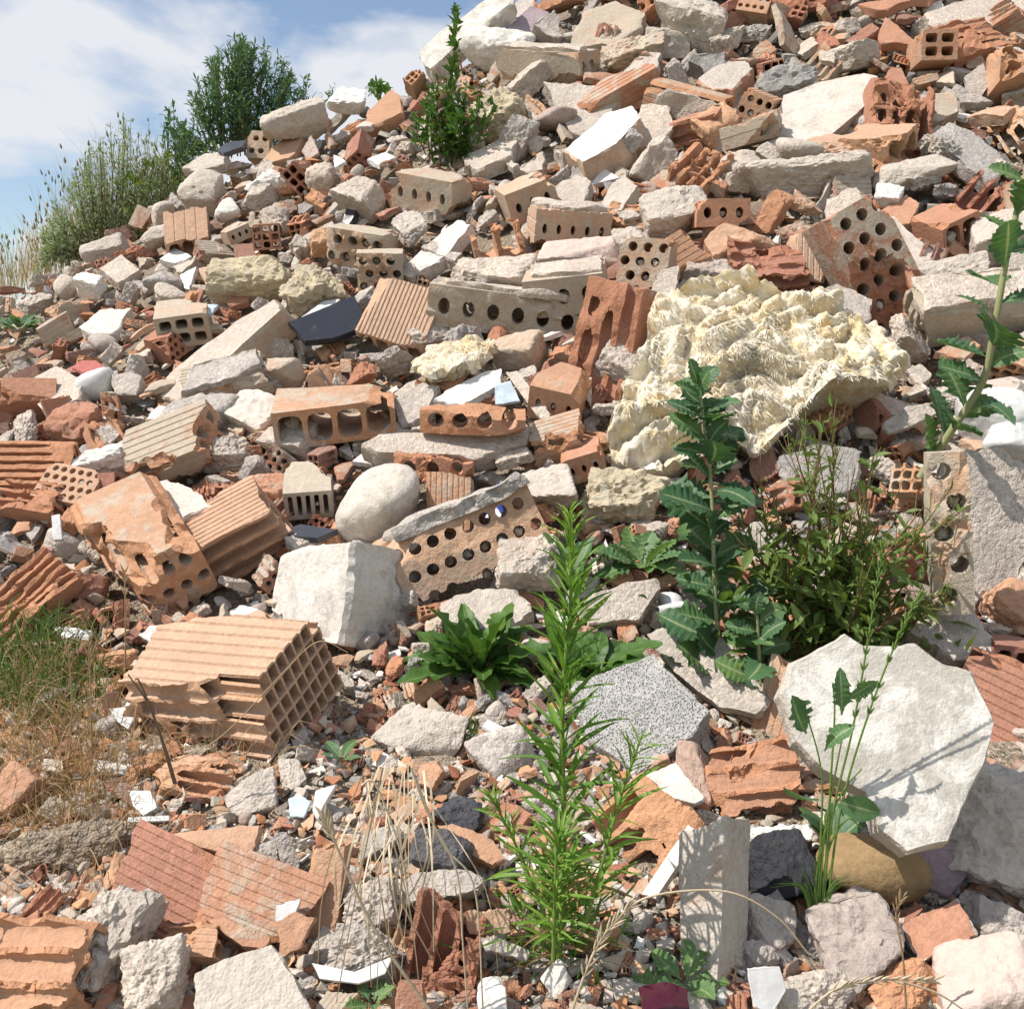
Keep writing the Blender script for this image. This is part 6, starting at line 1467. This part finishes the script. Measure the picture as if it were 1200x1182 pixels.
bg.build('basal_foliage', 'leaf_fresh', fb, b, 0.25, True)

# ---- dock rosettes
def rosette(label, at, n, lo, hi, kind, tl, tint, wide=1.0, name='dock_plant', spread=(-1, 1), lean=0.3):
    b = gpos(*at); s = b[1] / FPX
    r_ = root(name, label, b)
    for i in range(n):
        a = math.pi * 2 * i / n + rngP.uniform(-.25, .25)
        el = R(rngP.uniform(*tl))
        h = np.array([math.cos(a), math.sin(a) * .8, 0])
        d = h * math.cos(el) + (UPV * .85 + np.array([0, .25, 0])) * math.sin(el)
        d = d + np.array([0, -0.1, 0.25 * max(0, math.sin(a))])
        L = rngP.uniform(lo, hi) * s
        leaf(r_, b, kind, b + h * 5 * s + np.array([0, -.015, .012]), d, UPV + h * -.5 + TOV * .35, L, np.clip(tint + rngP.uniform(-.3, .3), 0, 1), wide * rngP.uniform(.85, 1.15))
    return r_
rosette('large dock rosette of broad crinkled green leaves below the perforated brick', (560, 792), 40, 52, 98, 'dock', (5, 78), .5, .82)
rosette('smaller broad-leaved rosette half hidden behind the tall weed', (700, 792), 17, 50, 92, 'dock', (5, 60), .35)
rosette('pale low weed with lobed leaves beside the lettuce stem', (752, 668), 16, 34, 66, 'lobed', (8, 50), .95, 1.2, 'low_weed')
rosette('tiny seedling with grey-green leaves under the clay block corner', (402, 892), 6, 18, 32, 'oval', (10, 50), .6, .8, 'seedling')
rosette('leafy weed with rounded dark leaves in front of the white plaster slab', (972, 990), 9, 44, 78, 'oval', (10, 60), .4, 1.0, 'low_weed')
rosette('green dandelion-like leaf cluster beside the upright concrete post', (800, 1152), 6, 46, 84, 'lobed', (10, 50), .95, 1.25, 'low_weed')
rosette('single pair of green leaves before the smooth grey slab', (288, 1186), 3, 26, 36, 'oval', (25, 60), .9, 1.0, 'seedling')
rosette('small lobed seedling at the bottom edge beside the wheat stalk', (438, 1176), 5, 22, 38, 'lobed', (15, 60), .9, 1.3, 'seedling')
rosette('crinkled purplish lettuce seedling on the leaning grey plate', (806, 792), 6, 26, 44, 'dock', (15, 60), .8, 1.3, 'seedling')
rosette('leafy patch at the far edge of the slope', (26, 388), 14, 14, 30, 'oval', (10, 60), .5, 1.0, 'low_weed')
rosette('two dull oval leaves rising behind the tall weed', (668, 690), 7, 44, 66, 'oval', (45, 85), .5, .9, 'low_weed')

# ---- prickly lettuce, sow thistle
def stalk(name, label, pp, Y, dy, r0, r1, n, lo, hi, kind, mat, tint, start=.05, sp=(45, 85), wide=1.0, top=.35):
    b = at_y(*pp[0], Y); s = Y / FPX
    r_ = root(name, label, b)
    st = path_px(pp, Y, dy, 24)
    bg = Bag(); bg.tube(st, r0 * s, r1 * s, 8); bg.build('stem', mat, r_, b, .5)
    for i in range(n):
        t = start + (1 - start) * i / n
        f = t * 23; k = min(int(f), 22); pos = st[k] + (st[k + 1] - st[k]) * (f - k)
        ax = unit(st[k + 1] - st[k]); az = i * 2.39996 + rngP.uniform(-.4, .4)
        e1 = unit(np.cross(ax, (0, 1, .1))); e2 = np.cross(ax, e1)
        rad = e1 * math.cos(az) + e2 * math.sin(az) * .8
        q = R(rngP.uniform(*sp))
        d = ax * math.cos(q) + rad * math.sin(q)
        L = rngP.uniform(lo, hi) * (1 - (1 - top) * t ** 1.6) * s
        leaf(r_, b, kind, pos, d, ax + TOV * .8 + rngP.normal(size=3) * .25, L, np.clip(tint + rngP.uniform(-.35, .35), 0, 1), wide * rngP.uniform(.85, 1.2))
    return r_, st, b
yl = gpos(845, 812)[1]
stalk('prickly_lettuce', 'upright prickly lettuce with blue-green lobed leaves in front of the wool', [(846, 800), (838, 690), (834, 580), (826, 500), (818, 448)], yl, [0, .03, .05, .07, .08], 3.2, 1.6, 54, 46, 86, 'lobed', 'stem_pale', .45, .02, (35, 88), 1.55, .5)
stalk('prickly_lettuce', 'young lettuce shoot with pale rib leaves under the willowherb', [(892, 808), (890, 770), (888, 735), (886, 708)], yl - .06, None, 2.4, 1.6, 14, 40, 58, 'lobed', 'stem_pale', .7, .1, (40, 80), 1.6, .5)
ys = gpos(1086, 560)[1] - 0.08
stalk('sow_thistle', 'tall sow thistle with thick pale stem and toothed leaves along the right edge', [(1078, 560), (1118, 500), (1152, 446), (1166, 380), (1182, 290), (1206, 190)], ys, [0, -.03, -.06, -.08, -.08, -.08], 5.0, 3.2, 22, 36, 74, 'lobed', 'stem_pale', .55, .06, (35, 80), 1.5, .8)

# ---- willowherb bush
yw = gpos(960, 775)[1] - .02
b = at_y(965, 775, yw); s = yw / FPX
wh = root('willowherb', 'bushy willowherb with thin reddish stems and small leaves beside the lettuce', b, cat='bush')
fo, sr, pods = Bag(), [], Bag()
for i in range(46):
    tx = rngP.uniform(850, 1140); ty = rngP.uniform(500, 700) if abs(tx - 990) < 80 else rngP.uniform(550, 730)
    if i < 6: tx, ty = rngP.uniform(930, 1020), rngP.uniform(455, 520)
    x0 = 965 + rngP.normal() * 30
    st = path_px([(x0, 775 + rngP.uniform(-15, 5)), (x0 + (tx - x0) * .35, 775 + (ty - 775) * .45), (tx, ty)], yw, [rngP.uniform(-.04, .05), rngP.uniform(-.08, .08), rngP.uniform(-.15, .15)], 14)
    sb = Bag(); sb.tube(st, 1.6 * s, .6 * s, 5); sb.build('stem', 'stem_red', wh, b, rngP.uniform(.2, 1))
    for j in range(30):
        t = rngP.uniform(.12, 1); f = t * 13; k = min(int(f), 12); pos = st[k] + (st[k + 1] - st[k]) * (f - k)
        ax = unit(st[k + 1] - st[k]); d = ax * .6 + rngP.normal(size=3) * .7
        fo.leaf('willow', pos, d, UPV + rngP.normal(size=3) * .5, rngP.uniform(15, 34) * (1.1 - .5 * t) * s, 1.3)
    for j in range(7):
        t = rngP.uniform(.7, 1); k = min(int(t * 13), 12); ax = unit(st[k + 1] - st[k])
        p0 = st[k]; d = unit(ax + rngP.normal(size=3) * .45)
        pods.tube([p0, p0 + d * 14 * s, p0 + d * 30 * s + UPV * 5 * s], .75 * s, .4 * s, 4)
for j in range(520):
    p0 = at_y(rngP.normal() * 62 + 965, rngP.uniform(640, 772), yw + rngP.uniform(-.1, .1))
    fo.leaf('willow', p0, rngP.normal(size=3) + UPV * .7, UPV + rngP.normal(size=3) * .5, rngP.uniform(18, 36) * s, 1.4)
fo.build('foliage', 'leaf_willow', wh, b, .3, True); pods.build('seed_pods', 'leaf_willow', wh, b, .8, True)

# ---- grass stalks
def culm(bag, st, r, s, spk=None, sl=14):
    bag.tube(st, r * s, r * .55 * s, 5)
    if spk:
        n = len(st)
        for t in np.linspace(spk[0], spk[1], spk[2]):
            k = min(int(t * (n - 1)), n - 2); ax = unit(st[k + 1] - st[k])
            for sg in (-1, 1):
                e = unit(np.cross(ax, (0, 1, .1))) * sg
                bag.grain(st[k], ax + e * .38 + rngP.normal(size=3) * .06, sl * s * rngP.uniform(.8, 1.15), r * .95 * s)
yr = gpos(962, 1085)[1] - .03; b = at_y(962, 1090, yr); s = yr / FPX
rg = root('rye_grass', 'green rye grass tuft with tall jointed stalks rising across the white plaster slab', b, cat='grass')
for pp, sk in (([(962, 1090), (975, 960), (1000, 850), (1022, 720), (1036, 632)], (.55, 1, 15)), ([(966, 1090), (985, 950), (1020, 830), (1060, 730), (1082, 694)], (.5, 1, 13)),
               ([(958, 1088), (966, 980), (980, 900), (990, 850)], None), ([(952, 1085), (962, 990), (986, 930), (1010, 900)], None), ([(964, 1088), (972, 940), (978, 840), (976, 800)], None), ([(956, 1090), (962, 980), (962, 900), (940, 820)], None),
               ([(960, 1090), (970, 1000), (992, 960), (1010, 970)], None)):
    g = Bag(); culm(g, path_px(pp, yr, None, 30), 1.7, s, sk, 13); g.build('stalk', 'stem_green', rg, b, .1)
g = Bag()
for i in range(26):
    a = rngP.uniform(-1, 1)
    g.blade(path_px([(960 + a * 8, 1088), (960 + a * 22, 1040), (962 + a * 60, 1000 + abs(a) * 40)], yr + rngP.uniform(-.03, .03), None, 8), 2.0 * s)
g.build('blades', 'grass_green', rg, b, .5, True)
for (x, y, dx, dy, L, kd) in ((986, 838, .1, .9, 66, 'lobed'), (945, 860, -.4, 1, 74, 'lobed'), (966, 880, .5, .8, 60, 'lobed'), (985, 940, .9, -.2, 62, 'oval'), (958, 935, -.9, .1, 58, 'oval'), (992, 820, .8, .5, 52, 'lobed')):
    leaf(rg, b, kd, at_y(x, y, yr - .02), (dx, -.25, dy), TOV + rngP.normal(size=3) * .4, L * s * .78, .6, 1.2)
def dry_stalk(label, paths, r, spk, sl, Y=None, mat='straw', tint=.5, name='wheat_stalk', lift=.05):
    x0, y0 = paths[0][0]
    Y = (gpos(x0, min(y0, 1176))[1] - lift) if Y is None else Y
    b = at_y(x0, y0, Y); s = Y / FPX
    r_ = root(name, label, b, cat='dry grass')
    for q, pp in enumerate(paths):
        g = Bag(); culm(g, path_px(pp, Y, None, 40), r, s, spk[q], sl); g.build('stalk', mat, r_, b, tint)
    return r_
dry_stalk('thick pale wheat stalk leaning across the dry straw in the foreground', [[(512, 1196), (440, 1090), (398, 1000), (380, 955)]], 2.6, [(.78, 1.0, 6)], 22, lift=.09)
dry_stalk('arching wheat stalk with plump ears bent over the concrete post', [[(668, 1190), (694, 1120), (720, 1080), (762, 1050), (850, 1044), (910, 1074), (948, 1118)]], 2.0, [(.12, .42, 10)], 24, lift=.08)
dry_stalk('dry drooping wheat ear below the mottled stone', [[(940, 1190), (980, 1158), (1030, 1148), (1096, 1148)], [(1060, 1150), (1100, 1164), (1134, 1186)]], 1.8, [(.3, 1, 12), None], 20, lift=.10)
dry_stalk('withered brown stalk standing before the half red brick', [[(1062, 1182), (1058, 1120), (1050, 1072), (1056, 1052)]], 1.6, [(.6, 1, 5)], 16, mat='grass_dry', tint=.3, lift=.08)
dry_stalk('pair of dark dry stems leaning on the clay block', [[(206, 918), (192, 872), (172, 822), (150, 790)], [(204, 918), (184, 850), (164, 800), (158, 796)]], 1.7, [None, None], 10, mat='stem_brown', tint=.4, name='dry_stem', lift=.10)
dry_stalk('long thin straw bent across the front of the clay block', [[(204, 892), (260, 862), (330, 790), (372, 752), (408, 764)]], 0.9, [None], 10, mat='grass_dry', tint=.6, name='dry_stem', lift=.16)

# straw bunch in front
b = gpos(470, 1120); s = b[1] / FPX
sw = root('straw_bunch', 'bunch of bleached grey straw hanging over the concrete lumps', b, cat='dry grass')
for i in range(28):
    x0 = rngP.choice([rngP.normal() * 16 + 470, rngP.uniform(412, 500)]); y0 = rngP.uniform(892, 960)
    x1 = x0 + rngP.normal() * 40; y1 = rngP.uniform(1040, 1192)
    xm = (x0 + x1) / 2 + rngP.normal() * 18
    g = Bag(); g.blade(path_px([(x0, y0), (xm, (y0 + y1) / 2), (x1, y1)], b[1] - rngP.uniform(.03, .12), [rngP.uniform(0, .1), -.02, 0], 9), rngP.uniform(.7, 1.9) * s, .5)
    g.build('straw', 'straw', sw, b, rngP.uniform(.1, .8))
for pp in ([(424, 920), (436, 914), (450, 940), (470, 1000), (480, 1060)], [(482, 900), (500, 950), (535, 1020), (542, 1100), (548, 1182)], [(486, 910), (520, 990), (556, 1040), (566, 1180)]):
    g = Bag(); g.tube(path_px(pp, b[1] - .13, None, 24), 1.4 * s, .9 * s, 5); g.build('straw', 'straw', sw, b, .7)

# ---- grass masses
def tangle(name, label, N, cx, cy, sx, sy, hh, mat, tint, lean, w=1.0, tall=None, box=None, droop=.5, cat='grass'):
    g = Bag(); base = gpos(cx, cy)
    for i in range(N):
        x = rngP.normal() * sx + cx; y = rngP.normal() * sy + cy
        if box: x = np.clip(x, box[0], box[2]); y = np.clip(y, box[1], box[3])
        p0 = gpos(x, y); s = p0[1] / FPX
        h = rngP.uniform(*hh) * s
        d = np.array([rngP.normal() * .5 + lean, rngP.normal() * .35 - .15, 1.0]); d = unit(d)
        tip = p0 + d * h + np.array([d[0], d[1], -1.0]) * h * droop * rngP.uniform(0, 1)
        g.blade(spline([p0 - UPV * .01, p0 + d * h * .55, tip], 6), w * rngP.uniform(.5, 1.2) * s, .2)
    o = g.build(name, mat, None, base, tint, True); o['label'] = label
    return o
tangle('green_grass', 'soft green grass patch growing at the left edge', 560, 40, 800, 38, 30, (30, 78), 'grass_green', .45, 0.1, 1.3, box=(-60, 740, 118, 850))
tangle('dry_grass', 'tangled brown dry grass over the orange rubble at the left edge', 1050, 70, 905, 58, 48, (30, 95), 'grass_dry', .3, .1, .8, box=(-60, 810, 190, 1040), droop=.9)
tangle('mixed_grass', 'dry brown blades mixed into the green grass patch', 420, 45, 810, 44, 30, (30, 80), 'grass_dry', .5, .1, .8, box=(-60, 740, 130, 860))
tangle('hanging_grass', 'brown dry grass hanging from the dirt ledge', 260, 90, 985, 55, 22, (30, 90), 'grass_dry', .25, 0, .9, droop=1.9, box=(-40, 950, 190, 1040))
tangle('thin_grass', 'thin dry blades in front of the clay block', 90, 220, 890, 60, 8, (30, 95), 'grass_dry', .7, .1, .6, box=(130, 880, 330, 905))
tangle('grass_tuft', 'small green tuft between the two grey stones', 60, 545, 868, 10, 6, (24, 54), 'grass_green', .7, 0, .9)
for pp in ([(82, 880), (84, 820), (80, 760)], [(108, 890), (106, 820), (104, 756)], [(146, 800), (147, 740), (146, 668)]):
    dry_stalk({82: 'upright dry stalk left of its twin by the green grass', 108: 'upright dry stalk nearer the clay block', 146: 'slender pale stalk rising before the torn orange brick'}[pp[0][0]], [pp], 1.3, [(.8, 1, 3)], 14, mat='grass_dry', tint=.6, name='dry_stem')

# ---- plants on the ridge against the sky
def ridge_clump():
    yb = 5.15; b = at_y(130, 330, yb); s = yb / FPX
    r_ = root('ridge_grass', 'tall dry and green grass clump on the left ridge against the sky', b, cat='grass')
    prof = [(-20, 330, 285), (20, 322, 262), (45, 315, 225), (80, 300, 185), (110, 290, 150), (150, 280, 134), (185, 262, 138), (212, 245, 150), (235, 232, 175)]
    X, B0, T0 = np.array(prof).T
    for (name, mat, N, tint, hs, w) in (('grey_blades', 'grass_grey', 420, .5, 1.0, .4), ('dry_blades', 'grass_dry', 800, .55, .70, .4), ('green_blades', 'grass_green', 220, .5, .72, .8)):
        g = Bag()
        for i in range(N):
            x = rngP.uniform(-20, 235) if name != 'green_blades' else rngP.normal() * 32 + 175
            x = float(np.clip(x, -20, 235))
            yb_ = np.interp(x, X, B0) + rngP.uniform(-5, 30); yt = np.interp(x, X, T0)
            h = (yb_ - yt) * rngP.uniform(.35, 1.0) * hs
            Yq = yb + rngP.uniform(-.2, .45)
            l = rngP.normal() * .16 - .10 + (x - 130) * -.0006
            g.blade(path_px([(x, yb_), (x + l * h * .4, yb_ - h * .55), (x + l * h * 1.15, yb_ - h)], Yq, [0, rngP.normal() * .05, rngP.normal() * .1], 6), w * rngP.uniform(.5, 1.2) * s, .25)
            if name != 'green_blades' and rngP.rand() < .25:
                p = at_y(x + l * h * 1.15, yb_ - h, Yq); g.grain(p, np.array([l, 0, 1.0]), rngP.uniform(4, 9) * s, rngP.uniform(.8, 1.6) * s)
        g.build(name, mat, r_, b, tint, True)
    fo = Bag()
    for i in range(420):
        x = rngP.normal() * 30 + 178; y = np.interp(x, X, B0) + rngP.uniform(-75, 20)
        fo.leaf('willow', at_y(x, y, yb + rngP.uniform(-.25, .1)), rngP.normal(size=3) + UPV * .8, UPV + rngP.normal(size=3) * .4, rngP.uniform(7, 16) * s, 1.3)
    fo.build('foliage', 'leaf_willow', r_, b, .4, True)
ridge_clump()
def ridge_shrub(label, name, cx, by, tops, Y, nst, nl, kind, mat, L, sprd, seed, dep=.25, low=.12, wide=1.0):
    b = at_y(cx, by, Y); s = Y / FPX
    r_ = root(name, label, b, cat='shrub' if nst > 10 else 'weed')
    X, T0 = np.array(tops).T
    fo = Bag(); tb = Bag()
    for i in range(nst):
        tx = rngP.uniform(X.min(), X.max()); ty = np.interp(tx, X, T0) + abs(rngP.normal()) * sprd
        x0 = cx + (tx - cx) * .45 + rngP.normal() * 4
        st = path_px([(x0, by + rngP.uniform(-6, 6)), (x0 + (tx - x0) * .6, min(by, by + (ty - by) * .5)), (tx, ty)], Y, [0, rngP.uniform(-dep, dep) * .6, rngP.uniform(-dep, dep)], 12)
        tb.tube(st, .75 * s, .25 * s, 5)
        for j in range(nl):
            t = low + (1 - low) * rngP.rand() ** .8; f = t * 11; k = min(int(f), 10); pos = st[k] + (st[k + 1] - st[k]) * (f - k)
            ax = unit(st[k + 1] - st[k]); d = ax * rngP.uniform(.5, 1.1) + rngP.normal(size=3) * .6
            pos = pos + rngP.normal(size=3) * (1.15 - t) * 6 * s
            fo.leaf(kind, pos, d, UPV + rngP.normal(size=3) * .5, rngP.uniform(.65, 1.2) * L * (1.1 - .35 * t) * s, wide)
    tb.build('trunk', 'stem_brown', r_, b, .5); fo.build('crown', mat, r_, b, .4, True)
    return r_
ridge_shrub('dense dark green shrub with upright shoots on the ridge against the sky', 'shrub', 278, 178, [(205, 150), (228, 92), (246, 66), (276, 36), (296, 46), (318, 52), (332, 62), (345, 92), (352, 118)], 5.35, 70, 72, 'shrub', 'leaf_shrub', 11, 24, 1, .25, .12, .85)
ridge_shrub('feathery grey-green bush rising out of the dry grass on the left ridge', 'ridge_bush', 130, 300, [(38, 292), (58, 246), (84, 200), (104, 168), (122, 148), (144, 132), (160, 146), (182, 158), (205, 170)], 5.05, 110, 52, 'willow', 'leaf_grey', 8, 26, 8, .3, .12, 1.0)
ridge_shrub('sparse dry-tipped shoots between the grass clump and the shrub', 'ridge_weed', 208, 232, [(185, 150), (200, 118), (225, 150)], 5.1, 9, 36, 'shrub', 'leaf_shrub', 12, 14, 2)
ridge_shrub('small separate sprigs right of the dark shrub', 'ridge_weed', 357, 130, [(346, 106), (358, 86), (366, 98)], 5.35, 5, 16, 'shrub', 'leaf_shrub', 11, 5, 3)
ridge_shrub('tiny sprig poking over the chalky ridge slab', 'ridge_weed', 388, 122, [(382, 106), (392, 100)], 5.3, 3, 8, 'shrub', 'leaf_shrub', 9, 3, 4)
ridge_shrub('tiny green weed on the ridge beside the red wedge tile', 'ridge_weed', 446, 112, [(438, 98), (456, 100)], 5.1, 5, 14, 'ovate', 'leaf_dock', 13, 3, 5)
yq = gpos(512, 186)[1] - .05
ridge_shrub('leafy green weed growing out of the rubble beside the whitewashed plank', 'leafy_weed', 512, 186, [(476, 150), (490, 110), (512, 92), (560, 96), (582, 112)], yq, 17, 40, 'ovate', 'leaf_dock', 12, 28, 6, .12, .05)
ridge_shrub('tall thin leafy shoot rising before the whitewashed plank', 'leafy_weed', 522, 182, [(530, 8), (538, 6)], yq - .02, 2, 80, 'ovate', 'leaf_dock', 13, 3, 7, .04, .1)
for o in COL.objects:
    if o.parent is None and o.get('kind') is None and o.get('category'):
        o['kind'] = 'thing'
